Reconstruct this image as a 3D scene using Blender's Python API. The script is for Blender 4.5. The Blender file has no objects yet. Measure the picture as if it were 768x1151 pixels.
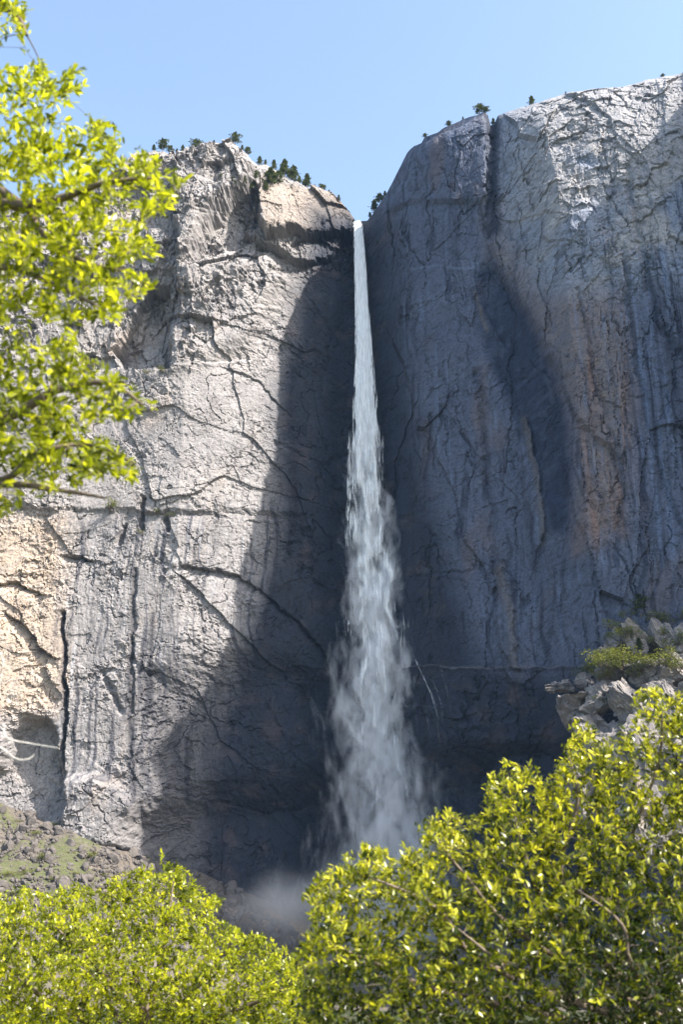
import bpy, math
import numpy as np
from mathutils import Vector

R_ = math.radians
scene = bpy.context.scene
col = scene.collection
rng = np.random.default_rng(7)

# ------------------------------------------------------------------ camera
PITCH = R_(18.0)
F = 1151 * 35 / 36.0
CP, SP = math.cos(PITCH), math.sin(PITCH)
cam = bpy.data.cameras.new('camera')
camo = bpy.data.objects.new('camera', cam)
col.objects.link(camo)
camo.location = (0, 0, 0)
camo.rotation_euler = (R_(90) + PITCH, 0, 0)
cam.sensor_fit = 'VERTICAL'
cam.sensor_height = 36
cam.sensor_width = 24
cam.lens = 35
cam.clip_start = 0.05
cam.clip_end = 20000
cam.dof.use_dof = True
cam.dof.focus_distance = 560
cam.dof.aperture_fstop = 3.6
scene.camera = camo


def at(px, py, Y):
    """world point seen at photo pixel (px,py) at forward distance Y"""
    a = (px - 384) / F
    b = (575.5 - py) / F
    ry = CP - b * SP
    rz = SP + b * CP
    return np.stack([a * Y / ry, Y + 0 * a, rz * Y / ry], -1)


def proj(x, y, z):
    d = y * CP + z * SP
    u = -y * SP + z * CP
    return 384 + F * x / d, 575.5 - F * u / d


# ------------------------------------------------------------------ noise
def _h(ix, iy, seed):
    n = (ix.astype(np.int64) * 374761393 + iy.astype(np.int64) * 668265263 + seed * 144269504) & 0xFFFFFFFF
    n = ((n ^ (n >> 13)) * 1274126177) & 0xFFFFFFFF
    n = n ^ (n >> 16)
    return (n & 0xFFFFFF) / float(0xFFFFFF)


def pn(x, y, seed=0):
    """2D gradient noise, about -1..1"""
    ix, iy = np.floor(x), np.floor(y)
    fx, fy = x - ix, y - iy
    ux, uy = fx * fx * fx * (fx * (fx * 6 - 15) + 10), fy * fy * fy * (fy * (fy * 6 - 15) + 10)

    def g(dx, dy):
        a = _h(ix + dx, iy + dy, seed) * 2 * np.pi
        return np.cos(a) * (fx - dx) + np.sin(a) * (fy - dy)
    return 1.5 * ((g(0, 0) * (1 - ux) + g(1, 0) * ux) * (1 - uy) + (g(0, 1) * (1 - ux) + g(1, 1) * ux) * uy)


def fbm(x, y, n=4, seed=0, rough=.5, ridged=False):
    s = 0
    a = 1.
    t = 0
    for i in range(n):
        v = pn(x * 2**i + 17.3 * i, y * 2**i - 9.1 * i, seed + i)
        if ridged:
            v = 1 - 2 * np.abs(v)
        s = s + a * v
        t += a
        a *= rough
    return s / t


def facets(x, y, seed, tilt=1.0, step=.5):
    """fractured rock: every cell of an uneven mosaic is a tilted plane; returns height and distance to the nearest joint"""
    ix, iy = np.floor(x), np.floor(y)
    b1 = np.full(x.shape, 9.)
    b2 = np.full(x.shape, 9.)
    h = np.zeros(x.shape)
    for dx in (-1, 0, 1):
        for dy in (-1, 0, 1):
            cx, cy = ix + dx, iy + dy
            px_ = cx + _h(cx, cy, seed)
            py_ = cy + _h(cx, cy, seed + 1)
            ex, ey = x - px_, y - py_
            d = ex * ex + ey * ey
            hh = (_h(cx, cy, seed + 2) - .5) * 2 * step + tilt * ((_h(cx, cy, seed + 3) - .5) * 2 * ex + (_h(cx, cy, seed + 4) - .5) * 2 * ey)
            m = d < b1
            b2 = np.where(m, b1, np.minimum(b2, d))
            h = np.where(m, hh, h)
            b1 = np.where(m, d, b1)
    return h, np.sqrt(b2) - np.sqrt(b1)


def ss(a, b, x):
    t = np.clip((x - a) / (b - a), 0, 1)
    return t * t * (3 - 2 * t)


def poly(px, py, pts, soft=4.):
    """1 inside a closed outline, 0 outside, with a soft edge `soft` wide"""
    pts = np.array(pts, float)
    out = np.zeros(px.shape)
    m = (px > pts[:, 0].min() - soft) & (px < pts[:, 0].max() + soft) & (py > pts[:, 1].min() - soft) & (py < pts[:, 1].max() + soft)
    if not m.any():
        return out
    x, y = px[m], py[m]
    d = np.full(x.shape, 1e9)
    ins = np.zeros(x.shape, bool)
    for i in range(len(pts)):
        (ax, ay), (bx, by) = pts[i], pts[(i + 1) % len(pts)]
        ex, ey = bx - ax, by - ay
        t = np.clip(((x - ax) * ex + (y - ay) * ey) / (ex * ex + ey * ey + 1e-9), 0, 1)
        d = np.minimum(d, np.hypot(x - ax - t * ex, y - ay - t * ey))
        c = ((ay > y) != (by > y)) & (x < (bx - ax) * (y - ay) / (by - ay + 1e-12) + ax)
        ins ^= c
    out[m] = ss(-soft * .5, soft * .5, np.where(ins, d, -d))
    return out


def line(px, py, pts, w):
    """1 on a polyline, fading to 0 at distance w"""
    pts = np.array(pts, float)
    out = np.zeros(px.shape)
    m = (px > pts[:, 0].min() - w) & (px < pts[:, 0].max() + w) & (py > pts[:, 1].min() - w) & (py < pts[:, 1].max() + w)
    x, y = px[m], py[m]
    if not x.size:
        return out
    d = np.full(x.shape, 1e9)
    for i in range(len(pts) - 1):
        (ax, ay), (bx, by) = pts[i], pts[i + 1]
        ex, ey = bx - ax, by - ay
        t = np.clip(((x - ax) * ex + (y - ay) * ey) / (ex * ex + ey * ey + 1e-9), 0, 1)
        d = np.minimum(d, np.hypot(x - ax - t * ex, y - ay - t * ey))
    out[m] = 1 - ss(0, w, d)
    return out


def under(px, py, pts, amp, fade):
    """recess below a crack line, healing over `fade` pixels"""
    pts = np.array(pts, float)
    f = np.interp(px, pts[:, 0], pts[:, 1])
    e = ss(pts[0, 0] - 8, pts[0, 0] + 12, px) * (1 - ss(pts[-1, 0] - 12, pts[-1, 0] + 8, px))
    d = py - f
    return amp * e * ss(-.8, .8, d) * np.exp(-np.clip(d, 0, None) / fade)


# ------------------------------------------------------------------ helpers for objects
def tag(o, label=None, cat=None, group=None, kind=None):
    if label: o['label'] = label
    if cat: o['category'] = cat
    if group: o['group'] = group
    if kind: o['kind'] = kind
    return o


def mesh_np(name, v, f, mat=None, smooth=False, colors=None):
    """v (n,3), f (m,k) all faces with k corners"""
    me = bpy.data.meshes.new(name)
    n, m, k = len(v), len(f), f.shape[1]
    me.vertices.add(n)
    me.vertices.foreach_set('co', np.ascontiguousarray(v, dtype=np.float32).ravel())
    me.loops.add(m * k)
    me.loops.foreach_set('vertex_index', np.ascontiguousarray(f, dtype=np.int32).ravel())
    me.polygons.add(m)
    me.polygons.foreach_set('loop_start', np.arange(0, m * k, k, dtype=np.int32))
    me.polygons.foreach_set('use_smooth', np.full(m, smooth))
    me.update(calc_edges=True)
    if colors is not None:
        a = me.attributes.new('rock', 'FLOAT_COLOR', 'POINT')
        c = np.ones((n, 4), np.float32)
        c[:, :3] = colors
        a.data.foreach_set('color', c.ravel())
    if mat: me.materials.append(mat)
    return me


def obj(name, me, parent=None):
    o = bpy.data.objects.new(name, me)
    col.objects.link(o)
    o.parent = parent
    return o


def empty(name, loc):
    o = bpy.data.objects.new(name, None)
    o.location = loc
    col.objects.link(o)
    o.empty_display_size = .2
    return o


# ------------------------------------------------------------------ materials
def newmat(name):
    m = bpy.data.materials.new(name)
    m.use_nodes = True
    nt = m.node_tree
    for n in list(nt.nodes): nt.nodes.remove(n)
    out = nt.nodes.new('ShaderNodeOutputMaterial')
    return m, nt, out


def rock_material(name, bump=1.0, scale=1.0, attr=True, base=(.3, .28, .27), rough=.85):
    m, nt, out = newmat(name)
    N, L = nt.nodes, nt.links
    p = N.new('ShaderNodeBsdfPrincipled')
    L.new(p.outputs[0], out.inputs[0])
    p.inputs['Roughness'].default_value = rough
    p.inputs['Specular IOR Level'].default_value = .25
    geo = N.new('ShaderNodeNewGeometry')
    if attr:
        a = N.new('ShaderNodeAttribute')
        a.attribute_name = 'rock'
        src = a.outputs['Color']
    else:
        rgb = N.new('ShaderNodeRGB')
        rgb.outputs[0].default_value = (*base, 1)
        src = rgb.outputs[0]
    n1 = N.new('ShaderNodeTexNoise')
    n1.inputs['Scale'].default_value = .9 * scale
    n1.inputs['Detail'].default_value = 6
    n1.inputs['Roughness'].default_value = .7
    L.new(geo.outputs['Position'], n1.inputs['Vector'])
    mr = N.new('ShaderNodeMapRange')
    mr.inputs[1].default_value = .3
    mr.inputs[2].default_value = .7
    mr.inputs[3].default_value = .68
    mr.inputs[4].default_value = 1.3
    L.new(n1.outputs['Fac'], mr.inputs[0])
    mx = N.new('ShaderNodeVectorMath')
    mx.operation = 'SCALE'
    L.new(src, mx.inputs[0])
    L.new(mr.outputs[0], mx.inputs['Scale'])
    L.new(mx.outputs[0], p.inputs['Base Color'])
    b = N.new('ShaderNodeBump')
    b.inputs['Strength'].default_value = .8
    b.inputs['Distance'].default_value = .5 * bump
    L.new(n1.outputs['Fac'], b.inputs['Height'])
    L.new(b.outputs[0], p.inputs['Normal'])
    return m


def plain(name, c, rough=.8, var=.3, scale=5.):
    m, nt, out = newmat(name)
    N, L = nt.nodes, nt.links
    p = N.new('ShaderNodeBsdfPrincipled')
    L.new(p.outputs[0], out.inputs[0])
    p.inputs['Roughness'].default_value = rough
    n1 = N.new('ShaderNodeTexNoise')
    n1.inputs['Scale'].default_value = scale
    n1.inputs['Detail'].default_value = 5
    geo = N.new('ShaderNodeNewGeometry')
    L.new(geo.outputs['Position'], n1.inputs['Vector'])
    r = N.new('ShaderNodeValToRGB')
    r.color_ramp.elements[0].position = .3
    r.color_ramp.elements[1].position = .7
    r.color_ramp.elements[0].color = (*[x * (1 - var) for x in c], 1)
    r.color_ramp.elements[1].color = (*[x * (1 + var) for x in c], 1)
    L.new(n1.outputs['Fac'], r.inputs[0])
    L.new(r.outputs[0], p.inputs['Base Color'])
    return m


def leaf_material(name, stops, trans, rough=.27, mix=.45, spec=.5):
    """stops: colours a leaf may have, picked per leaf by the 'tone' attribute"""
    m, nt, out = newmat(name)
    N, L = nt.nodes, nt.links
    at_ = N.new('ShaderNodeAttribute')
    at_.attribute_name = 'tone'
    r = N.new('ShaderNodeValToRGB')
    els = r.color_ramp.elements
    while len(els) < len(stops): els.new(.5)
    for i, (pos, c) in enumerate(stops):
        els[i].position = pos
        els[i].color = (*c, 1)
    L.new(at_.outputs['Fac'], r.inputs[0])
    p = N.new('ShaderNodeBsdfPrincipled')
    p.inputs['Roughness'].default_value = rough
    p.inputs['Specular IOR Level'].default_value = spec
    L.new(r.outputs[0], p.inputs['Base Color'])
    t = N.new('ShaderNodeBsdfTranslucent')
    sc = N.new('ShaderNodeVectorMath')
    sc.operation = 'MULTIPLY'
    sc.inputs[1].default_value = trans
    L.new(r.outputs[0], sc.inputs[0])
    L.new(sc.outputs[0], t.inputs[0])
    mx = N.new('ShaderNodeMixShader')
    mx.inputs[0].default_value = mix
    L.new(p.outputs[0], mx.inputs[1])
    L.new(t.outputs[0], mx.inputs[2])
    L.new(mx.outputs[0], out.inputs[0])
    return m


M_cliff = rock_material('granite', bump=1.2)
M_rubble = rock_material('rubble_granite', attr=False, base=(.11, .098, .09), scale=.8, bump=.8)
M_ground = rock_material('ground_soil', attr=True, scale=.6, bump=.8)
M_bark = plain('bark', (.13, .10, .075), .9, .4, 30)
M_deadwood = plain('bare_wood', (.55, .52, .48), .7, .2, 40)
M_leaf = leaf_material('oak_leaf', [(0, (.03, .045, .006)), (.25, (.10, .12, .010)), (.6, (.29, .325, .014)), (1, (.62, .595, .035))], (1.5, 1.5, .9), mix=.5)
M_leafd = leaf_material('oak_leaf_dark', [(0, (.015, .027, .006)), (.3, (.055, .075, .009)), (.65, (.27, .285, .014)), (1, (.64, .60, .05))], (1.4, 1.4, .9), mix=.45)
M_needle = leaf_material('needle', [(0, (.035, .055, .02)), (1, (.15, .17, .06))], (1, 1, 1), mix=.25, rough=.7, spec=.1)
M_shrub = leaf_material('shrub_leaf', [(0, (.045, .07, .012)), (1, (.19, .20, .035))], (1, 1, 1), mix=.3, rough=.7, spec=.1)

# ------------------------------------------------------------------ cliff
RIM = np.array([
    (-330, 170, 540), (-120, 190, 556), (-40, 240, 565), (0, 236, 570), (60, 222, 576), (120, 198, 582), (150, 173, 586), (175, 168, 588),
    (190, 174, 589), (203, 170, 590), (222, 171, 591), (235, 162, 592), (262, 163, 594), (276, 171, 596), (284, 182, 597), (300, 187, 600), (330, 204, 606),
    (352, 212, 612), (372, 217, 618), (384, 228, 622), (393, 239, 626), (398, 249, 630), (413, 248, 604), (419, 241, 596), (425, 232, 589),
    (432, 222, 585), (445, 197, 577), (458, 172, 567), (466, 164, 560), (474, 161, 554), (477, 155, 551), (492, 149, 543), (500, 143, 540),
    (512, 138, 537), (528, 131, 534), (546, 127, 531), (549, 129, 531), (552, 140, 535), (556, 139, 534), (560, 129, 530), (575, 124, 528),
    (600, 117, 525), (640, 104, 520), (672, 100, 513), (700, 98, 511), (720, 92, 509), (745, 86, 508), (768, 83, 507)], float)
rp = at(RIM[:, 0], RIM[:, 1], RIM[:, 2])
xe, ye, ze = rp[-1]
# beyond the picture the wall turns and comes forward as a long buttress, then falls back
rp = np.concatenate([rp, [(xe + 3, ye - 2, ze - 8), (xe + 7, ye - 30, ze - 26), (xe + 14, ye - 115, ze - 30), (xe + 70, ye - 110, ze - 60), (xe + 200, ye - 60, ze - 100)]])
RPX = np.concatenate([RIM[:, 0], [776, 800, 850, 900, 1000]])
XS = np.concatenate([np.arange(-430, -250, 2.5), np.arange(-250, 212, .5), np.arange(212, 390, 2.)])
NX = len(XS)
rim_z = np.interp(XS, rp[:, 0], rp[:, 2])
rim_y = np.interp(XS, rp[:, 0], rp[:, 1])
rim_px = np.interp(XS, rp[:, 0], RPX)
def gsm(v, sig):
    k = np.exp(-.5 * (np.arange(-60, 61) * .5 / sig) ** 2)
    return np.convolve(np.pad(v, 60, mode='edge'), k / k.sum(), 'valid')


rim_ys = np.where(rim_px < 700, gsm(rim_y, 7.), rim_y)
rim_ys = gsm(rim_ys, 2.)
jag = fbm(XS / 14., XS * 0, 5, 31, .6) * 2.6 * np.where((rim_px > 396) & (rim_px < 415), .1, 1) * np.where(rim_px < 398, 1.4, .55)
rim_z = rim_z + jag
NZ = 940
ZB = -95.
# lean: how far the wall stands forward of its rim, and over what height
lean_c = np.interp(rim_px, [-300, 150, 230, 300, 380, 405, 450, 520, 560, 600, 680, 768, 850, 950], [14, 20, 26, 16, 6, 3, 5, 8, 18, 46, 54, 54, 10, 10])
lean_h = np.interp(rim_px, [-300, 300, 405, 520, 600, 700, 800], [40, 34, 20, 25, 45, 55, 55])
T = np.linspace(0, 1, NZ)[:, None]
Z = ZB + (rim_z[None] - ZB) * T
X = np.repeat(XS[None], NZ, 0)
drop = rim_z[None] - Z
Y0 = rim_ys[None] + (rim_y - rim_ys)[None] * np.exp(-drop / 14.)
Y = Y0 - lean_c[None] * (1 - np.exp(-drop / lean_h[None]))
# the fall's recess: wall face between the two sides blends smoothly
PX, PY = proj(X, Y, Z)
right = ss(400, 425, PX)            # 0 on the left wall, 1 on the right one
left = 1 - right

D = np.zeros_like(X)                # metres towards the camera

# outlines of placed features are roughened, so that cracks and slab edges run unevenly
QX, QY = PX, PY
PX = QX + 9 * fbm(X / 26, Z / 26, 5, 801, .62) + 1.5 * fbm(X / 3, Z / 3, 2, 811)
PY = QY + 9 * fbm(X / 26, Z / 26, 5, 821, .62) + 1.5 * fbm(X / 3, Z / 3, 2, 831)
# ---- placed features, left wall (photo pixels)
D += 15 * poly(PX, PY, [(294, 208), (325, 214), (392, 236), (401, 252), (396, 272), (352, 276), (300, 277), (291, 262)], 3)
D += 9 * poly(PX, PY, [(270, 258), (345, 274), (392, 273), (372, 290), (340, 300), (290, 278)], 3)
D += 12 * poly(PX, PY, [(200, 180), (262, 165), (288, 195), (262, 225), (232, 250), (214, 290), (205, 300), (197, 250)], 9)
D -= 14 * poly(PX, PY, [(288, 212), (292, 262), (262, 280), (228, 292), (214, 300), (238, 250), (262, 222)], 9)
D += 9 * poly(PX, PY, [(200, 300), (300, 290), (318, 320), (285, 385), (240, 405), (196, 418), (188, 380), (200, 340)], 26)
D -= 16 * poly(PX, PY, [(196, 318), (186, 360), (192, 416), (140, 418), (128, 395), (150, 350), (170, 318)], 4)
D += 2.2 * poly(PX, PY, [(-200, 418), (190, 416), (330, 400), (330, 577), (130, 575), (-200, 560)], 5)
D -= under(PX, PY, [(205, 637), (240, 640), (270, 648), (300, 667), (330, 692), (360, 727), (392, 790)], 5, 16)
D -= under(PX, PY, [(130, 572), (200, 578), (330, 580), (352, 576)], 1.0, 4)
D -= under(PX, PY, [(68, 622), (110, 632)], 5, 6)
D -= under(PX, PY, [(-60, 650), (20, 654), (50, 668)], 6, 7)
D -= under(PX, PY, [(4, 690), (25, 706), (45, 724), (60, 738)], 7, 9)
D -= under(PX, PY, [(245, 415), (290, 430), (330, 470)], 2, 8)
D -= 6 * line(PX, PY, [(139, 592), (134, 610)], 5)
D -= 5 * line(PX, PY, [(163, 560), (160, 592)], 4)
D -= 5 * line(PX, PY, [(185, 582), (187, 594)], 4)
D -= 5 * line(PX, PY, [(72, 690), (72, 800), (70, 868)], 4)
D -= 2.2 * line(PX, PY, [(152, 640), (148, 720), (150, 800)], 4)
D -= 3 * line(PX, PY, [(115, 757), (140, 800)], 6)
D -= 15 * poly(PX, PY, [(8, 826), (24, 810), (44, 808), (58, 822), (68, 862), (74, 905), (30, 945), (-60, 930), (-60, 870), (0, 862)], 14)
D += 9 * poly(PX, PY, [(70, 878), (110, 872), (150, 900), (148, 960), (70, 940)], 14)
D -= 20 * poly(PX, PY, [(150, 925), (215, 900), (300, 890), (420, 870), (560, 860), (620, 1200), (100, 1200)], 60)
D -= 10 * poly(PX, PY, [(180, 770), (260, 740), (330, 750), (430, 800), (430, 1100), (160, 1100)], 60)
for pts in ([(395, 690), (350, 650), (345, 590)], [(345, 330), (372, 370), (360, 450)], [(300, 880), (340, 930), (330, 1000)],
            [(300, 790), (330, 850), (355, 870), (385, 880)], [(352, 905), (300, 915), (240, 900)], [(310, 500), (360, 520), (390, 515)]):
    D -= 1.6 * line(PX, PY, pts, 4)
# ---- right wall
D -= 5 * line(PX, PY, [(553, 120), (554, 170), (552, 215), (548, 262)], 11)
D += 3.5 * poly(PX, PY, [(436, 235), (470, 165), (545, 130), (550, 250), (543, 232), (470, 228)], 6)
D -= 3 * poly(PX, PY, [(548, 280), (556, 290), (592, 350), (625, 420), (641, 500), (636, 560), (600, 560), (575, 470), (545, 400), (536, 320)], 14)
D += 3.5 * poly(PX, PY, [(550, 290), (592, 350), (626, 420), (642, 470), (700, 520), (700, 300), (640, 200), (552, 225)], 5)
D -= under(PX, PY, [(690, 610), (705, 640), (720, 690)], 2, 6)
D += 4.0 * poly(PX, PY, [(592, 470), (604, 520), (612, 600), (600, 640), (588, 560), (585, 500)], 4)
D += 4.0 * poly(PX, PY, [(566, 640), (576, 650), (582, 752), (570, 752), (556, 700)], 5)
D -= 2.5 * line(PX, PY, [(536, 420), (548, 520), (556, 620), (562, 690), (572, 752)], 6)
D -= 1.8 * line(PX, PY, [(700, 280), (712, 400), (740, 520), (768, 600)], 6)
D -= 2.6 * line(PX, PY, [(706, 190), (722, 280), (738, 360), (764, 400), (790, 470)], 7)
D -= 1.8 * line(PX, PY, [(650, 330), (664, 420), (688, 500), (700, 560), (688, 640)], 5)
D -= 1.5 * line(PX, PY, [(452, 580), (480, 590), (492, 606)], 4)
D -= 1.5 * line(PX, PY, [(462, 645), (500, 642), (530, 643)], 3)
D -= 1.3 * line(PX, PY, [(610, 600), (622, 660), (616, 752)], 4)
D -= 1.3 * line(PX, PY, [(655, 640), (648, 700)], 4)
# bench below the right wall
bl = np.interp(PX, [440, 470, 660, 720, 900], [754, 751, 752, 760, 760]) + 1.2 * fbm(X / 25, X * 0, 3, 301)
bench = ss(425, 465, PX) * ss(-.7, .7, PY - bl)
D += 7 * bench * (1 - .8 * ss(0, 90, PY - bl))
D -= 12 * ss(440, 520, PX) * ss(825, 850, PY + 4 * fbm(X / 30, Z / 30, 2, 8)) * (1 - ss(680, 760, PX))
# the rocky knoll standing out of the bench
YK = 424 - .10 * (X - 128) + .62 * np.clip(Z - 60, -8, 80) - 9 * ss(60, 52, Z)
knx = 1 - ss(160, 185, X)
PKX, PKY = proj(X, YK, Z)
PKX = PKX + 1.3 * (PX - QX)
PKY = PKY + .8 * (PY - QY)
KOUT = [(640, 765), (655, 752), (672, 742), (684, 724), (690, 706), (700, 697), (714, 690), (728, 694), (745, 690), (768, 692), (900, 680), (960, 1200), (640, 1200), (650, 900), (640, 830), (622, 790)]
kn = np.zeros_like(X)
kn2 = knx * poly(PKX, PKY, [(640, 790), (662, 756), (700, 752), (768, 750), (960, 740), (960, 1200), (720, 1200), (700, 880), (670, 830)], 16)
PX, PY = QX + .5 * (PX - QX), QY + .5 * (PY - QY)
# fractures run through the stone in three dimensions: fold the relief into their coordinates,
# so that the sides of ledges and slabs are broken like their faces
XO, ZO = X, Z
X = XO + (.85 - .35 * kn) * D
Z = ZO + .75 * D * (1 - kn) + .3 * (Y - Y0) * (1 - kn)
# ---- broad shape
wx = X + 6 * fbm(X / 40, Z / 40, 3, 5)
wz = Z + 6 * fbm(X / 40, Z / 40, 3, 9)
wx2 = X + 2.8 * fbm(X / 9, Z / 9, 5, 15, .62)
wz2 = Z + 2.8 * fbm(X / 9, Z / 9, 5, 19, .62)
SLAB = poly(PX, PY, [(294, 208), (325, 214), (392, 236), (401, 252), (396, 268), (352, 272), (300, 273), (291, 262)], 6)
blocky = (1 - .75 * SLAB) * np.clip(poly(PX, PY, [(-300, 60), (420, 60), (400, 300), (330, 300), (200, 420), (-300, 430)], 60), 0, 1)
h1, e1 = facets(wx / 46 + wz / 130, wz / 60, 101, 1., .6)
h2, e2 = facets(wx2 / 17 - wz2 / 40, wz2 / 20, 111, 1., .6)
h3, e3 = facets(wx2 / 6.5 + wz2 / 22, wz2 / 6, 121, 1.1, .55)
h4, e4 = facets(wx2 / 2.6 - wz2 / 9, wz2 / 2.6, 131, 1.1, .5)
h5, e5 = facets(X / 1.7 + fbm(X / 4, Z / 4, 2, 3), Z / 1.3 + fbm(X / 4, Z / 4, 2, 4), 141, 1.1, .5)
rug = .18 + (1 - .8 * SLAB) * 1.25 * ss(-.25, .35, fbm(wx / 32, wz / 32, 4, 143)) * (1 - .6 * poly(PX, PY, [(180, 430), (350, 420), (330, 560), (190, 560)], 60))
h0, e0 = facets(wx / 85 - wz / 170, wz / 95, 91, 1., .5)
D += left * (h0 * 1.4 + h1 * (1.9 + 2.8 * blocky) + h2 * (.75 + 2.2 * blocky) + rug * (h3 * (.75 + 1.1 * blocky) + h4 * (.5 + .35 * blocky) + h5 * .3))
D += left * (2.4 * fbm(X / 60, Z / 60, 3, 41) + (.2 + .3 * rug) * fbm((wx + .5 * wz) / 15, (wz - .3 * wx) / 8, 5, 51, .58, True) + .22 * fbm(X / 2.2, Z / 2.2, 3, 61, .6))
# right wall: tall slabs, flakes and water-cut grooves
g1, f1 = facets(wx / 34 + wz / 300, wz / 150, 201, 1., .6)
g2, f2 = facets(wx2 / 11 - wz2 / 160, wz2 / 60, 211, 1., .6)
g3, f3 = facets(wx2 / 4 + wz2 / 60, wz2 / 17, 221, 1., .5)
g4, f4 = facets(wx2 / 2.2, wz2 / 4, 231, 1., .5)
D += left * blocky * (g2 * 2.2 + g3 * 1.3)
# joints: thin branching cracks where warped noise crosses zero
def cracks(sx, sz, seed, w):
    q = np.abs(fbm(wx2 / sx, wz2 / sz, 3, seed, .5))
    return 1 - ss(w * .3, w, q)


ck1 = cracks(26, 30, 831, .018) * ss(-.1, .25, pn(X / 30, Z / 30, 832))
ck2 = cracks(9, 12, 841, .035) * ss(.0, .3, pn(X / 14, Z / 14, 842))
ck3 = cracks(4, 4.5, 851, .07) * ss(.05, .35, pn(X / 9, Z / 9, 852))
ckr = cracks(12, 70, 861, .03) * ss(-.05, .25, pn(X / 20, Z / 50, 862))
ckr2 = cracks(5, 26, 871, .05) * ss(.05, .3, pn(X / 12, Z / 25, 872))
D -= left * (1.1 * ck1 + .6 * ck2 + .35 * ck3)
D -= right * (1.2 * ckr + .6 * ckr2 + .5 * ck1 + .3 * ck2)
D += right * (h1 * .4 + g1 * 2.6 + g2 * 1.1 + h2 * .5 + rug * (h3 * .5 + h4 * .22) + g3 * .2 + h5 * .08 + 1.6 * fbm(X / 50, Z / 90, 3, 71) + .35 * fbm(wx / 7, wz / 60, 5, 81, .6, True) + .28 * fbm(X / 2.6, Z / 6, 4, 91, .6))
topr = poly(PX, PY, [(560, 60), (900, 40), (900, 300), (700, 330), (600, 330), (560, 250)], 50)
D += right * topr * (h2 * 1.3 + h3 * .5 + h1 * .8 + h4 * .2)
D += bench * (.8 * h2 + .5 * h3) * (1 - kn)
D += kn * (h2 * 4.5 + h3 * 2.8 + h4 * 1.0 + 4 * h1 + 1.2 * fbm((wx2 + wz2) / 6, (wz2 - wx2) / 14, 4, 77, .6, True))

# let the upper rim keep its own place
D *= np.clip(drop / 12., 0.1, 1)
rimfade = ss(0, 30, drop)
# the walls stay clean above the water's lip
Y = Y - D
# cave-like footing and the wall meeting the ground is hidden by talus

# ---- colour (granite tone, some painted light and shade, water stains, lichen, wet rock)
n_a = fbm(wx / 30, wz / 30, 4, 401)
n_b = fbm(wx / 6, wz / 6, 4, 411, .6)
n_c = fbm(X / 1.5, Z / 1.5, 2, 421)
st1 = fbm(wx / 3.2 + 0, wz / 120, 4, 431, .62)
st2 = fbm(X / 1.3, Z / 70, 3, 441, .6)
st3 = fbm(X / 11, Z / 200, 3, 451, .6)
def C(*c): return np.array(c)[None, None, :]
def lerp(a, b, t): return a + (b - a) * np.clip(t, 0, 1)[..., None]
LC = lerp(C(.40, .375, .355), C(.52, .48, .44), .5 + n_a * .9)
LC = lerp(LC, C(.27, .255, .25), ss(.15, .65, n_b) * .6)
tan = poly(PX, PY, [(-300, 575), (75, 580), (70, 690), (75, 760), (60, 800), (-300, 830)], 40)
LC = lerp(LC, C(.74, .58, .42), tan * (.75 + .5 * n_b))
LC = lerp(LC, C(.50, .40, .30), poly(PX, PY, [(290, 210), (400, 240), (400, 270), (300, 278)], 8) * .6)
LC = lerp(LC, C(.50, .40, .31), ss(.2, .6, fbm(wx / 22, wz / 45, 3, 461)) * .45)
# dark and pale water streaks down the left wall
smask = poly(PX, PY, [(60, 590), (330, 560), (300, 760), (300, 930), (60, 900)], 50)
LC = lerp(LC, C(.10, .10, .115), smask * ss(.0, .36, st1 + .15 * n_a) * .9 + .7 * smask * ss(.15, .5, st2) * ss(-.1, .3, st3))
LC = lerp(LC, C(.62, .62, .63), smask * ss(.25, .5, fbm(X / 2.1, Z / 60, 3, 471)) * .5)
LC = lerp(LC, C(.09, .09, .10), ss(.32, .6, st1) * .4 * (1 - smask))
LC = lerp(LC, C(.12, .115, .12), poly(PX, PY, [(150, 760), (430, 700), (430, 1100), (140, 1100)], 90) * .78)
for pts in ([(72, 690), (70, 870)], [(150, 640), (146, 760), (150, 900)], [(170, 690), (168, 800)], [(205, 830), (208, 900)]):
    LC = lerp(LC, C(.05, .05, .06), line(PX, PY, pts, 5) * .8)
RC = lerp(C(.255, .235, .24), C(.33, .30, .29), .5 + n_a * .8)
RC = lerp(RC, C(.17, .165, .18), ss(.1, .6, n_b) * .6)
tanr = poly(PX, PY, [(552, 225), (640, 180), (700, 240), (710, 480), (700, 600), (650, 620), (642, 480), (592, 350), (550, 290)], 40)
RC = lerp(RC, C(.58, .38, .25), tanr * (.7 + .7 * n_b))
RC = lerp(RC, C(.66, .32, .17), tanr * ss(.0, .4, st3) * .75)
RC = lerp(RC, C(.40, .27, .20), ss(.1, .5, fbm(wx / 18, wz / 60, 3, 481)) * .65)
RC = lerp(RC, C(.06, .06, .075), ss(.05, .4, st1 + .5 * st3) * .7 * ss(-.35, .15, n_a))
RC = lerp(RC, C(.52, .52, .54), ss(.3, .6, fbm(X / 2.0, Z / 90, 3, 491) + .5 * n_a) * .45)
RC = lerp(RC, C(.72, .64, .55), topr * (.8 + .4 * n_b))  # sunlit upper area painted paler
RC = lerp(RC, C(.07, .07, .08), topr * ss(.1, .5, st1) * .6)
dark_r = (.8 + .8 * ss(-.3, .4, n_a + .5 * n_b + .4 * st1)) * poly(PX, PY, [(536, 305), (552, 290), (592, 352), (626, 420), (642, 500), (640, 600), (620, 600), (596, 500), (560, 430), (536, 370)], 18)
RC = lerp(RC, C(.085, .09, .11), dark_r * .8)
RC = lerp(RC, C(.05, .055, .065), line(PX, PY, [(553, 120), (556, 200), (556, 262)], 13) * .9)  # shade inside the chimney painted dark
fr = poly(PX, PY, [(692, 300), (712, 220), (740, 170), (900, 120), (900, 640), (740, 640), (700, 500)], 40)
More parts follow.
